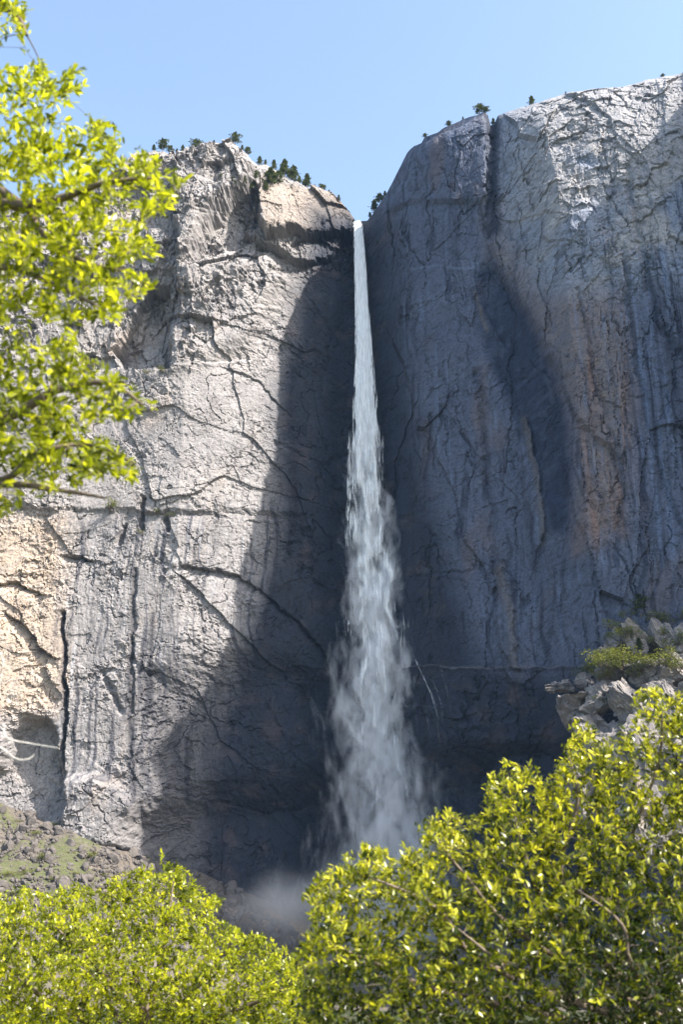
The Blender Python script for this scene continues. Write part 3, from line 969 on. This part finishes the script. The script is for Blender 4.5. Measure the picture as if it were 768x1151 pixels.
for k, (px, py) in enumerate(tsh):
    best = None
    for yy in np.arange(400, 575, 1.):
        q = at(px, py, yy)
        if q[2] <= gpoint(q[0], yy):
            best = (q[0], yy, gpoint(q[0], yy)); break
    if best is None: continue
    plant_at('shrub', shr[k % 4], np.array(best) + np.array([0, 0, -.3]), 1.6 + (k * 7 % 5) * .4, 'low green shrub growing between the boulders of the talus slope', 'shrub', 'shrubs among the boulders of the talus slope', 2.0, k)

# ------------------------------------------------------------------ waterfall
mw, nt, out = newmat('white_water')
N, L = nt.nodes, nt.links
p = N.new('ShaderNodeBsdfPrincipled')
p.inputs['Base Color'].default_value = (.93, .95, .97, 1)
p.inputs['Roughness'].default_value = .9
p.inputs['Specular IOR Level'].default_value = .1
tr = N.new('ShaderNodeAttribute'); tr.attribute_name = 'tone'
L.new(tr.outputs['Fac'], p.inputs['Alpha'])
L.new(p.outputs[0], out.inputs[0])
M_water = mw

prof_y = np.array([248, 262, 300, 350, 400, 450, 500, 550, 600, 650, 700, 750, 800, 850, 900, 950, 985.])
prof_c = np.array([402, 403, 405, 407, 409, 411, 411, 412, 417, 425, 428, 426, 428, 440, 446, 447, 447.])
prof_w = np.array([3.8, 4.0, 4.6, 5.6, 7, 9.5, 13, 17, 20, 24, 28, 30, 34, 36, 40, 44, 48.])
prof_n = np.array([1, 1, 1, 1, 1, 1, .95, .85, .75, .68, .6, .5, .3, .2, .14, .08, .03])
rw = np.random.default_rng(21)
NS = 70000
pool = rw.uniform(249.5, 985, 200000)
keep = rw.random(200000) < np.interp(pool, prof_y, prof_n)
py = pool[keep][:NS]
n = len(py)
w = np.interp(py, prof_y, prof_w)
w = w * (1 + ss(380, 560, py) * .45 * pn(py / 24., 0 * py + 2.2, 31))
# streams braid: sideways position follows a few wandering strands
lane = rw.normal(size=n) * .45
wob = pn(py / 38., lane * 1.5 + 3, 5) * .55 + pn(py / 14., lane * 4, 6) * .22
cx = np.interp(py, prof_y, prof_c) + ss(380, 600, py) * (5 * pn(py / 55., 0 * py + .7, 33) + 3 * pn(py / 21., 0 * py + .3, 34))
off = np.clip(lane + wob * ss(300, 600, py), -1.4, 1.4)
px = cx + off * w * (1 - .25 * (off > 0) * ss(450, 700, py))
yy = np.interp(py, [248, 262, 300, 350, 450, 550, 985], [611, 605, 597, 590, 580, 577, 577]) + rw.normal(size=n) * np.interp(py, prof_y, prof_w) * .16
top = at(px, py, yy)
ln = np.interp(py, [246, 262, 300, 400, 600, 985], [1.2, 4, 10, 9, 6, 4]) * rw.uniform(.5, 1.7, n)
wd = np.interp(py, [246, 400, 600, 985], [.28, .32, .36, .36]) * rw.uniform(.5, 1.5, n)
yaw = rw.uniform(-1.2, 1.2, n) * np.interp(py, [300, 500], [.5, 1])
sd = np.stack([np.cos(yaw), np.sin(yaw), 0 * yaw], -1)
swx = (rw.normal(size=n) * .05 + .02) * ss(400, 700, py)
dn = np.stack([swx, rw.normal(size=n) * .03, -np.ones(n)], -1)
v = np.stack([top - dn * (ln * .6)[:, None], top + sd * wd[:, None] * .5 + dn * (ln * .25)[:, None], top + dn * (ln * .4)[:, None], top - sd * wd[:, None] * .5 + dn * (ln * .25)[:, None]], 1)
tone_w = np.interp(py, [246, 330, 500, 700, 800, 985], [.95, .95, .6, .35, .15, .06]) * rw.uniform(.5, 1.3, n)
clump = .45 + 1.2 * pn(px / 9., py / 26., 9) + .4 * pn(px / 4., py / 12., 10)
tone_w = tone_w * np.where(py > 420, np.clip(clump * ss(420, 560, py) + (1 - ss(420, 560, py)), .08, 1.5), 1)
V = [v.reshape(-1, 3)]
TN = [np.repeat(tone_w, 4)]
# thin runnels on the bench right of the fall
runs = [([(466, 742), (474, 756), (480, 770), (489, 792), (493, 815)], .7, .4), ([(463, 735), (474, 758), (484, 780), (490, 800)], .7, .5),
        ([(448, 795), (462, 793), (478, 794), (488, 796)], .7, .35), ([(430, 797), (446, 794), (460, 794)], .9, .5),
        ([(486, 765), (495, 790), (497, 812)], .4, .35), ([(500, 770), (507, 800), (508, 825)], .35, .25), ([(495, 750), (502, 775)], .35, .25),
        ([(440, 796), (442, 820), (444, 845)], .5, .4), ([(452, 794), (455, 830)], .5, .3), ([(466, 794), (470, 826)], .4, .3), ([(478, 795), (484, 830)], .4, .3),
        ([(492, 815), (496, 845)], .5, .25), ([(432, 797), (434, 830)], .5, .4)]
for pts, wdt, al in runs:
    pts = np.array(pts, float)
    s = spline(np.c_[pts, np.zeros(len(pts))], 26)[:, :2]
    for rep in range(3):
        P3 = np.array([on_cliff(a, b) for a, b in s])
        ysm = np.convolve(np.pad(P3[:, 1], 6, mode='edge'), np.ones(13) / 13, 'valid')
        P3 = at(s[:, 0] + .35 * pn(np.arange(len(s)) / 4., np.full(len(s), rep * 3.3), 3), s[:, 1], ysm)
        P3[:, 1] -= 1.0 + .5 * rep
        P3[:, 0] += rw.normal() * .3
        ww = wdt * rw.uniform(.3, .8, len(P3))
        q = np.stack([P3[:-1] - np.c_[ww[:-1], 0 * ww[:-1], 0 * ww[:-1]] * .5, P3[:-1] + np.c_[ww[:-1], 0 * ww[:-1], 0 * ww[:-1]] * .5,
                      P3[1:] + np.c_[ww[1:], 0 * ww[1:], 0 * ww[1:]] * .5, P3[1:] - np.c_[ww[1:], 0 * ww[1:], .4 + 0 * ww[1:]] * .5], 1)
        V.append(q.reshape(-1, 3))
        TN.append(np.repeat(.26 * al * np.clip(.6 + 1.5 * pn(np.arange(len(q)) / 3., np.full(len(q), rep + 7.3 * wdt), 44), 0, 1.4) * rw.uniform(.3, 1.3, len(q)), 4))
V = np.concatenate(V)
me = mesh_np('waterfall', V, np.arange(len(V)).reshape(-1, 4), M_water, False)
a = me.attributes.new('tone', 'FLOAT', 'POINT')
a.data.foreach_set('value', np.clip(np.concatenate(TN), 0, .95).astype(np.float32))
wf = obj('waterfall', me)
tag(wf, 'tall white waterfall plunging from the notch between the two granite walls', 'waterfall')


# ---- spray: a real volume whose density follows the fall
def spray(name, box, build, step=None):
    (x0, x1), (y0, y1), (z0, z1) = box
    v = np.array([(x, y, z) for x in (x0, x1) for y in (y0, y1) for z in (z0, z1)], float)
    f = np.array([(0, 1, 3, 2), (4, 6, 7, 5), (0, 4, 5, 1), (2, 3, 7, 6), (0, 2, 6, 4), (1, 5, 7, 3)])
    m, nt, out = newmat(name)
    build(nt, out)
    o = obj(name, mesh_np(name, v, f, m))
    tag(o, kind='stuff')
    return m, o


def mnode(nt, op, a, b=None, c=None, clamp=False):
    n = nt.nodes.new('ShaderNodeMath')
    n.operation = op
    n.use_clamp = clamp
    for i, x in enumerate((a, b, c)):
        if x is None: continue
        if isinstance(x, (int, float)): n.inputs[i].default_value = x
        else: nt.links.new(x, n.inputs[i])
    return n.outputs[0]


def curve(nt, x, xs, ys):
    """piecewise linear function of a world coordinate through a float curve"""
    lo, hi = min(xs), max(xs)
    ylo, yhi = min(ys), max(ys) + 1e-6
    mr = nt.nodes.new('ShaderNodeMapRange')
    mr.inputs[1].default_value = lo
    mr.inputs[2].default_value = hi
    nt.links.new(x, mr.inputs[0])
    fc = nt.nodes.new('ShaderNodeFloatCurve')
    cv = fc.mapping.curves[0]
    pts = sorted(((a - lo) / (hi - lo), (b - ylo) / (yhi - ylo)) for a, b in zip(xs, ys))
    while len(cv.points) < len(pts): cv.points.new(.5, .5)
    for q, (a, b) in zip(cv.points, pts):
        q.location = (a, b)
        q.handle_type = 'AUTO_CLAMPED'
    fc.mapping.update()
    nt.links.new(mr.outputs[0], fc.inputs['Value'])
    return mnode(nt, 'ADD', mnode(nt, 'MULTIPLY', fc.outputs[0], yhi - ylo), ylo)


def fall_build(nt, out):
    N, L = nt.nodes, nt.links
    geo = N.new('ShaderNodeNewGeometry')
    sep = N.new('ShaderNodeSeparateXYZ')
    L.new(geo.outputs['Position'], sep.inputs[0])
    x, y, z = sep.outputs
    sy = [262, 330, 400, 450, 500, 550, 600, 650, 700, 750, 800, 850, 900, 950, 1000]
    sc = [403, 405, 409, 411, 411, 413, 420, 428, 430, 426, 430, 443, 452, 454, 440]
    sw = [4, 5, 8, 13, 19, 26, 32, 39, 47, 55, 60, 66, 76, 90, 105]
    sn = [.1, .15, .35, .6, .8, .8, .75, .75, .7, .62, .5, .38, .32, .24, .14]
    P = at(np.array(sc, float), np.array(sy, float), np.full(len(sy), 578.))
    sx = list(P[:, 0]); sz = list(P[:, 2])
    ww = [w_ * .50 for w_ in sw]
    c = curve(nt, z, sz, sx)
    w = curve(nt, z, sz, ww)
    dn = curve(nt, z, sz, sn)
    # billows: coarse noise pushes the outline about, finer noise carves wisps
    mp = N.new('ShaderNodeMapping'); mp.inputs['Scale'].default_value = (1, 1, .42)
    L.new(geo.outputs['Position'], mp.inputs[0])
    n1 = N.new('ShaderNodeTexNoise'); n1.inputs['Scale'].default_value = .065; n1.inputs['Detail'].default_value = 5; n1.inputs['Roughness'].default_value = .62; n1.inputs['Distortion'].default_value = .6
    L.new(mp.outputs[0], n1.inputs['Vector'])
    n2 = N.new('ShaderNodeTexNoise'); n2.inputs['Scale'].default_value = .2; n2.inputs['Detail'].default_value = 5; n2.inputs['Roughness'].default_value = .6; n2.inputs['Distortion'].default_value = .8
    L.new(mp.outputs[0], n2.inputs['Vector'])
    dx = mnode(nt, 'DIVIDE', mnode(nt, 'SUBTRACT', x, c), w)
    dy = mnode(nt, 'DIVIDE', mnode(nt, 'SUBTRACT', y, 580.), mnode(nt, 'MULTIPLY', w, .62))
    rr_ = mnode(nt, 'SQRT', mnode(nt, 'ADD', mnode(nt, 'MULTIPLY', dx, dx), mnode(nt, 'MULTIPLY', dy, dy)))
    rr_ = mnode(nt, 'ADD', rr_, mnode(nt, 'MULTIPLY', mnode(nt, 'SUBTRACT', n1.outputs['Fac'], .5), 3.6))
    edge = mnode(nt, 'SUBTRACT', 1., rr_, clamp=True)
    edge = mnode(nt, 'POWER', edge, 1.6)
    wis = mnode(nt, 'MULTIPLY', mnode(nt, 'SUBTRACT', n2.outputs['Fac'], .43), 7.0, clamp=True)
    den = mnode(nt, 'MULTIPLY', mnode(nt, 'MULTIPLY', edge, wis), dn)
    vs_ = N.new('ShaderNodeVolumePrincipled')
    vs_.inputs['Color'].default_value = (.97, .98, 1, 1)
    vs_.inputs['Anisotropy'].default_value = .1
    L.new(den, vs_.inputs['Density'])
    L.new(vs_.outputs[0], out.inputs['Volume'])


M1, o1 = spray('mist', ((-80, 112), (500, 606), (-75, 292)), fall_build)


def base_build(nt, out):
    N, L = nt.nodes, nt.links
    geo = N.new('ShaderNodeNewGeometry')
    c = at(322., 1018., 560.)
    sub = N.new('ShaderNodeVectorMath'); sub.operation = 'SUBTRACT'
    L.new(geo.outputs['Position'], sub.inputs[0]); sub.inputs[1].default_value = tuple(c)
    dv = N.new('ShaderNodeVectorMath'); dv.operation = 'DIVIDE'
    L.new(sub.outputs[0], dv.inputs[0]); dv.inputs[1].default_value = (42, 28, 21)
    ln_ = N.new('ShaderNodeVectorMath'); ln_.operation = 'LENGTH'
    L.new(dv.outputs[0], ln_.inputs[0])
    n1 = N.new('ShaderNodeTexNoise'); n1.inputs['Scale'].default_value = .05; n1.inputs['Detail'].default_value = 4
    L.new(geo.outputs['Position'], n1.inputs['Vector'])
    r0 = mnode(nt, 'ADD', ln_.outputs['Value'], mnode(nt, 'MULTIPLY', mnode(nt, 'SUBTRACT', n1.outputs['Fac'], .5), 1.1))
    e = mnode(nt, 'POWER', mnode(nt, 'SUBTRACT', 1., r0, clamp=True), 1.5)
    vs_ = N.new('ShaderNodeVolumePrincipled')
    vs_.inputs['Color'].default_value = (.97, .95, .93, 1)
    L.new(mnode(nt, 'MULTIPLY', e, .035), vs_.inputs['Density'])
    L.new(vs_.outputs[0], out.inputs['Volume'])


cB = at(315., 1012., 560.)
spray('drifting_mist', ((cB[0] - 80, cB[0] + 80), (505, 606), (cB[2] - 42, cB[2] + 42)), base_build)

def haze_build(nt, out):
    vs_ = nt.nodes.new('ShaderNodeVolumePrincipled')
    vs_.inputs['Color'].default_value = (.34, .58, 1, 1)
    vs_.inputs['Density'].default_value = .000024
    nt.links.new(vs_.outputs[0], out.inputs['Volume'])


spray('haze', ((-2520, 2520), (-1520, 3020), (-110, 560)), haze_build)

# ------------------------------------------------------------------ near trees
def grow(limbs, tips, trunk_r, rr, curl=.12):
    """connect every tip to the nearest part of the limb skeleton; returns thin branch tubes and the end directions"""
    nodes = np.concatenate([l[0] for l in limbs])
    rads = np.concatenate([l[1] for l in limbs])
    order = np.argsort(np.min(np.linalg.norm(tips[:, None] - nodes[None], axis=2), axis=1))
    NN = np.zeros((len(nodes) + len(tips) * 4, 3)); NR_ = np.zeros(len(NN))
    k = len(nodes)
    NN[:k] = nodes; NR_[:k] = rads
    segs = []; dirs = np.zeros_like(tips)
    for i in order:
        t = tips[i]
        d = np.linalg.norm(NN[:k] - t, axis=1) + (NN[:k, 2] - t[2]).clip(0) * .3
        j = int(np.argmin(d))
        b = NN[j]
        L_ = np.linalg.norm(t - b)
        mid = (b + t) / 2 + rr.normal(size=3) * L_ * curl + np.array([0, 0, -L_ * .06])
        pts = spline([b, mid, t], 6)
        r0 = min(NR_[j] * .75, .0018 + L_ * .018)
        r0 = max(r0, .0012)
        rad = np.linspace(r0, .0009, 6)
        segs.append((pts, rad))
        NN[k:k + 4] = pts[[2, 3, 4, 5]]
        NR_[k:k + 4] = rad[[2, 3, 4, 5]]
        k += 4
        e = pts[-1] - pts[-2]
        dirs[i] = e / (np.linalg.norm(e) + 1e-9)
    return segs, dirs


def sprays(tips, dirs, rr, nleaf, leaf, spread, tmean, twig):
    """leaves around the last bit of each twig"""
    B, Dd, S, Tn = [], [], [], []
    for t, d, tm in zip(tips, dirs, tmean):
        n = rr.integers(nleaf[0], nleaf[1] + 1)
        u = rr.random(n)
        base = t - d * (u[:, None] * twig) + rr.normal(size=(n, 3)) * .004
        rad = rr.normal(size=(n, 3))
        rad -= (rad @ d)[:, None] * d
        rad /= np.linalg.norm(rad, axis=1, keepdims=True) + 1e-9
        dd = d[None] * (.35 + .9 * (1 - u[:, None])) + rad * spread + np.array([0, 0, .15])
        B.append(base); Dd.append(dd)
        S.append(leaf * rr.uniform(.45, 1.25, n))
        Tn.append(np.clip(tm + rr.normal(size=n) * .2 - .25 * u, 0, 1))  # inner leaves toned darker, crown shade put into their colour
    return np.concatenate(B), np.concatenate(Dd), np.concatenate(S), np.concatenate(Tn)


def fill_tips(outline, count, ydist, rr, soft=0, dens=None, hole=0.0, hs=35., seed=0):
    """twig ends filling an outline of the photo through a depth range"""
    o = np.array(outline, float)
    res = []
    lo, hi = o.min(0), o.max(0)
    while sum(len(q) for q in res) < count:
        px = rr.uniform(lo[0], hi[0], 4000); py = rr.uniform(lo[1], hi[1], 4000)
        yy = ydist(px, py, rr)
        m = poly(px, py, outline, .01) > .5
        nz = fbm(px / hs, py / hs + yy * 3, 2, seed)
        m &= nz > hole - .5
        if dens is not None: m &= rr.random(len(px)) < dens(px, py)
        res.append(np.stack([px, py, yy], -1)[m])
    q = np.concatenate(res)[:count]
    return at(q[:, 0], q[:, 1], q[:, 2]), q


def limb(pts, r0, r1, n=24):
    """pts as (px,py,Y)"""
    w = np.array([at(float(a), float(b), float(c)) for a, b, c in pts])
    return spline(w, n), np.linspace(r0, r1, n)


def tree(name, label, limbs, trunk_pts, trunk_r, tips, tipmeta, rr, nleaf, leaf, mat, spread=.75, twig=.09, width=1.0):
    root = empty(name, tuple(trunk_pts[0]))
    tag(root, label, 'tree')
    segs, dirs = grow(limbs, tips, .02, rr)
    ox = np.array(trunk_pts[0])
    tp = spline(trunk_pts, 20)
    tme = tubes_mesh('trunk', [(tp - ox, np.linspace(trunk_r, trunk_r * .45, 20))], M_bark, 12)
    obj('trunk', tme, root)
    for pts, rad in limbs:
        obj('limb', tubes_mesh('limb', [(pts - ox, rad)], M_bark, 8), root)
    obj('twig_spray', tubes_mesh('twig_spray', [(a_ - ox, b_) for a_, b_ in segs], M_bark, 4), root)
    B, Dd, S, Tn = sprays(tips, dirs, rr, nleaf, leaf, spread, tipmeta, twig)
    obj('crown', leaves_mesh('crown', B - ox, Dd, S, Tn, mat, rr, width), root)
    return root


# --- oak reaching in from the left
rr = np.random.default_rng(51)
trunkL = [np.array([-2.9, 4.1, -2.2]), np.array([-2.75, 4.0, -.4]), np.array([-2.65, 3.9, 1.2]), np.array([-2.6, 3.8, 2.6]), np.array([-2.5, 3.8, 4.2])]
def tl(i): return proj(*trunkL[i])
def fromtrunk(i, pts, r0, r1):
    w = [trunkL[i]] + [at(float(a), float(b), float(c)) for a, b, c in pts]
    return spline(w, 26), np.linspace(r0, r1, 26)
limbsL = [fromtrunk(3, [(-120, 40, 3.6), (0, 10, 3.4), (30, 40, 3.3)], .03, .006),
          fromtrunk(3, [(-100, 180, 3.6), (0, 228, 3.4), (60, 225, 3.3), (120, 205, 3.2), (175, 200, 3.2)], .035, .004),
          fromtrunk(2, [(-80, 220, 3.7), (20, 228, 3.45), (45, 260, 3.4), (90, 292, 3.3), (140, 305, 3.2)], .03, .004),
          fromtrunk(2, [(-100, 330, 3.7), (0, 300, 3.5), (60, 320, 3.4), (120, 350, 3.3)], .028, .004),
          fromtrunk(2, [(-100, 460, 3.6), (0, 470, 3.4), (60, 440, 3.3), (120, 430, 3.25), (160, 455, 3.2)], .03, .004),
          fromtrunk(1, [(-120, 560, 3.6), (0, 545, 3.4), (60, 550, 3.35), (120, 560, 3.3)], .025, .004),
          fromtrunk(1, [(-120, 560, 3.6), (0, 540, 3.4), (40, 510, 3.3), (100, 500, 3.3), (150, 520, 3.25)], .02, .003)]
# each clump of the silhouette as its own outline
shapesL = [([(-40, -20), (25, -20), (32, 5), (36, 30), (38, 45), (18, 48), (-40, 60)], 34),
           ([(-40, 60), (20, 75), (50, 72), (88, 68), (100, 92), (92, 118), (70, 140), (50, 160), (30, 175), (-40, 190)], 120),
           ([(-40, 175), (60, 150), (110, 135), (150, 148), (140, 170), (170, 172), (190, 190), (208, 205), (205, 220), (180, 240), (150, 250), (80, 245), (-40, 235)], 250),
           ([(-40, 235), (80, 240), (140, 245), (160, 258), (180, 268), (190, 285), (150, 290), (130, 300), (158, 312), (185, 312), (170, 325), (135, 335), (140, 352), (120, 368), (80, 360), (40, 355), (-40, 370)], 270),
           ([(-40, 375), (20, 370), (60, 385), (100, 378), (105, 400), (140, 425), (172, 458), (160, 470), (120, 470), (100, 485), (140, 510), (158, 530), (140, 542), (100, 535), (70, 552), (20, 560), (-40, 560)], 350),
           ([(-20, 0), (14, 0), (18, 8), (-20, 12)], 5), ([(0, 572), (10, 574), (8, 582), (0, 582)], 3)]
tipsL, metaL = [], []
for k, (o_, c_) in enumerate(shapesL):
    hl = .42 if c_ > 60 else -1
    tp, q = fill_tips(o_, int(c_ * 1.3), lambda a, b, r_: r_.uniform(3.0, 3.9, len(a)), rr, hole=hl, hs=30., seed=700 + k)
    tipsL.append(tp); metaL.append(np.clip(.68 - (q[:, 1] > 380) * .1 + .12 * rr.normal(size=len(q)), 0, 1))  # lower clumps toned darker, shade put into the colour
tipsL = np.concatenate(tipsL); metaL = np.concatenate(metaL)
tree('oak_tree', 'oak tree reaching sunlit yellow green leafy branches in against the sky and cliff rim', limbsL, trunkL, .12, tipsL, metaL, rr, (8, 12), .043, M_leaf, twig=.08)

# --- bushy tree below the talus slope
rr = np.random.default_rng(52)
def gz(x, y): return gpoint(x, y)
bx0, by0 = -1.7, 9.0
trunkB = [np.array([bx0, by0, gz(bx0, by0) - .2]), np.array([bx0 + .1, by0, -1.6]), np.array([bx0, by0 - .1, -1.1])]
def frB(pts, r0, r1):
    w = [trunkB[1]] + [at(float(a), float(b), float(c)) for a, b, c in pts]
    return spline(w, 20), np.linspace(r0, r1, 20)
limbsB = [frB([(180, 1080, 9), (195, 990, 9)], .04, .006), frB([(120, 1100, 8.8), (60, 1040, 8.6)], .035, .005), frB([(60, 1130, 8.8), (-20, 1060, 8.5)], .035, .005),
          frB([(230, 1100, 8.8), (265, 1050, 8.7)], .03, .005), frB([(280, 1130, 8.6), (340, 1100, 8.4)], .03, .004), frB([(120, 1120, 9.4), (130, 1010, 9.5)], .03, .004)]
outB = [(-60, 1010), (0, 1005), (28, 998), (55, 1004), (80, 992), (110, 1000), (128, 985), (150, 978), (172, 972), (196, 968), (212, 980), (220, 996), (236, 1004), (252, 1010), (240, 1030),
        (262, 1042), (280, 1050), (302, 1054), (322, 1066), (336, 1080), (350, 1100), (368, 1125), (380, 1190), (-60, 1190)]
tipsB, q = fill_tips(outB, 7000, lambda a, b, r_: 9.6 - 1.7 * r_.random(len(a)) * np.clip((b - 960) / 120, .15, 1), rr, hole=.12, hs=26., seed=760)
metaB = np.clip(.66 + .35 * fbm(q[:, 0] / 24, q[:, 1] / 20 + 6 * q[:, 2], 2, 8) + .14 * rr.normal(size=len(q)) - .25 * (fbm(q[:, 0] / 30, q[:, 1] / 22, 2, 5) < -.25), 0, 1)  # shaded crown interior painted in as darker patches of leaf tone
tipsB = np.concatenate([tipsB, np.array([at(181., 958., 9.1), at(182., 964., 9.1)])]); metaB = np.append(metaB, [.8, .8])
tree('young_oak_tree', 'rounded bright yellow green tree just below the boulder slope', limbsB, trunkB, .09, tipsB, metaB, rr, (8, 12),   .039, M_leaf, twig=.085, width=1.25)

# --- big oak at the lower right
rr = np.random.default_rng(53)
cx0, cy0 = 2.3, 6.4
trunkC = [np.array([cx0, cy0, gz(cx0, cy0) - .2]), np.array([cx0 - .05, cy0, -1.2]), np.array([cx0 - .1, cy0 - .1, -.4])]
def frC(pts, r0, r1, i=1):
    w = [trunkC[i]] + [at(float(a), float(b), float(c)) for a, b, c in pts]
    return spline(w, 22), np.linspace(r0, r1, 22)
limbsC = [frC([(700, 1000, 6.2), (740, 860, 6.0), (745, 800, 5.9)], .018, .003, 2), frC([(640, 1050, 6.0), (590, 960, 5.8), (575, 890, 5.8)], .026, .003),
          frC([(560, 1090, 5.6), (490, 1020, 5.4), (400, 980, 5.3)], .026, .003), frC([(640, 1000, 6.0), (650, 900, 5.9), (640, 850, 5.9)], .024, .003, 2),
          frC([(520, 1120, 5.5), (440, 1090, 5.3), (370, 1060, 5.2)], .02, .003), frC([(600, 1110, 5.2), (560, 1080, 5.0), (510, 1040, 4.9)], .018, .003),
          frC([(720, 1100, 5.2), (700, 1040, 5.0), (650, 1000, 4.9)], .018, .003), frC([(600, 1060, 5.6), (520, 980, 5.5), (490, 940, 5.5)], .018, .003)]
outC = [(345, 1000), (358, 978), (375, 985), (388, 962), (402, 958), (415, 945), (440, 960), (455, 950), (468, 958), (478, 930), (485, 915), (498, 908), (512, 915), (530, 912), (540, 922), (546, 890), (545, 875), (560, 870),
        (565, 850), (580, 862), (598, 856), (608, 878), (622, 870), (640, 835), (650, 812), (665, 815), (680, 835), (700, 822), (716, 830), (712, 795), (722, 768), (740, 772), (752, 785), (768, 775), (840, 760),
        (860, 1200), (330, 1200), (325, 1160), (340, 1110), (332, 1075), (350, 1040)]
tipsC, q = fill_tips(outC, 6200, lambda a, b, r_: 6.4 - r_.random(len(a)) * (.5 + 1.3 * np.clip((b - 800) / 300, 0, 1)), rr, hole=.17, hs=38., seed=780)
edge = np.interp(q[:, 0], [330, 400, 480, 545, 600, 650, 720, 860], [990, 955, 925, 880, 860, 820, 775, 760])
metaC = np.clip(.76 - .0016 * (q[:, 1] - edge) + .17 * rr.normal(size=len(q)) + .25 * fbm(q[:, 0] / 45, q[:, 1] / 30 + 5 * q[:, 2], 2, 8), .05, 1)  # shade deeper in the crown painted as darker leaf tone
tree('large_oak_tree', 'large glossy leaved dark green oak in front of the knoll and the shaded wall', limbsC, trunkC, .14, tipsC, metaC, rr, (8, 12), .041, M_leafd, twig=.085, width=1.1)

# --- bare bleached twigs at the left edge
rootD = empty('bare_branch', tuple(at(-60., 800., 4.)))
tag(rootD, 'bare bleached twigs without leaves poking in over the tan rock', 'branch')
o0 = at(-60., 800., 4.)
tw = [([(-60, 815, 4), (-20, 832, 4), (0, 840, 3.95), (18, 853, 3.9), (32, 853, 3.9), (39, 847, 3.9)], .0045, .0018),
      ([(-30, 828, 4), (0, 818, 3.95), (8, 830, 3.9), (35, 836, 3.9), (66, 841, 3.85)], .004, .0016),
      ([(-40, 770, 4), (-10, 782, 4), (12, 784, 3.95), (27, 776, 3.9)], .0028, .0012),
      ([(-20, 720, 4), (0, 735, 4), (3, 752, 4), (-4, 776, 4)], .0028, .0012),
      ([(-60, 800, 4), (-30, 806, 4), (0, 818, 3.95)], .005, .0042)]
for pts, r0, r1 in tw:
    w = spline(np.array([at(float(a), float(b), float(c)) for a, b, c in pts]), 20) - o0
    obj('twig', tubes_mesh('twig', [(w, np.linspace(r0, r1, 20))], M_deadwood, 8), rootD)

# ------------------------------------------------------------------ light
AZ, EL = R_(62), R_(45)
sdir = Vector((math.sin(AZ) * math.cos(EL), -math.cos(AZ) * math.cos(EL), math.sin(EL)))
sun = bpy.data.lights.new('sun', 'SUN')
sun.energy = 5.0
sun.angle = R_(.53)
sun.color = (1, .93, .84)
so = bpy.data.objects.new('sun', sun)
col.objects.link(so)
so.rotation_euler = sdir.to_track_quat('Z', 'Y').to_euler()
wld = bpy.data.worlds.new('World')
scene.world = wld
wld.use_nodes = True
nt = wld.node_tree
sky = nt.nodes.new('ShaderNodeTexSky')
sky.sky_type = 'NISHITA'
sky.sun_disc = False
sky.sun_elevation = EL
sky.sun_rotation = math.atan2(sdir.x, sdir.y)
sky.altitude = 0
sky.air_density = 1.25
sky.dust_density = 2.3
sky.ozone_density = .6
bg = nt.nodes['Background']
bg.inputs[1].default_value = .15
nt.links.new(sky.outputs[0], bg.inputs[0])

vs = scene.view_settings
vs.view_transform = 'Standard'
vs.look = 'None'
vs.exposure = 1.34
vs.gamma = 1
vs.use_curve_mapping = False
c = scene.cycles
c.max_bounces = 10
c.transparent_max_bounces = 40
c.volume_bounces = 5
c.volume_step_rate = 1.0
c.volume_max_steps = 256
c.use_denoising = True
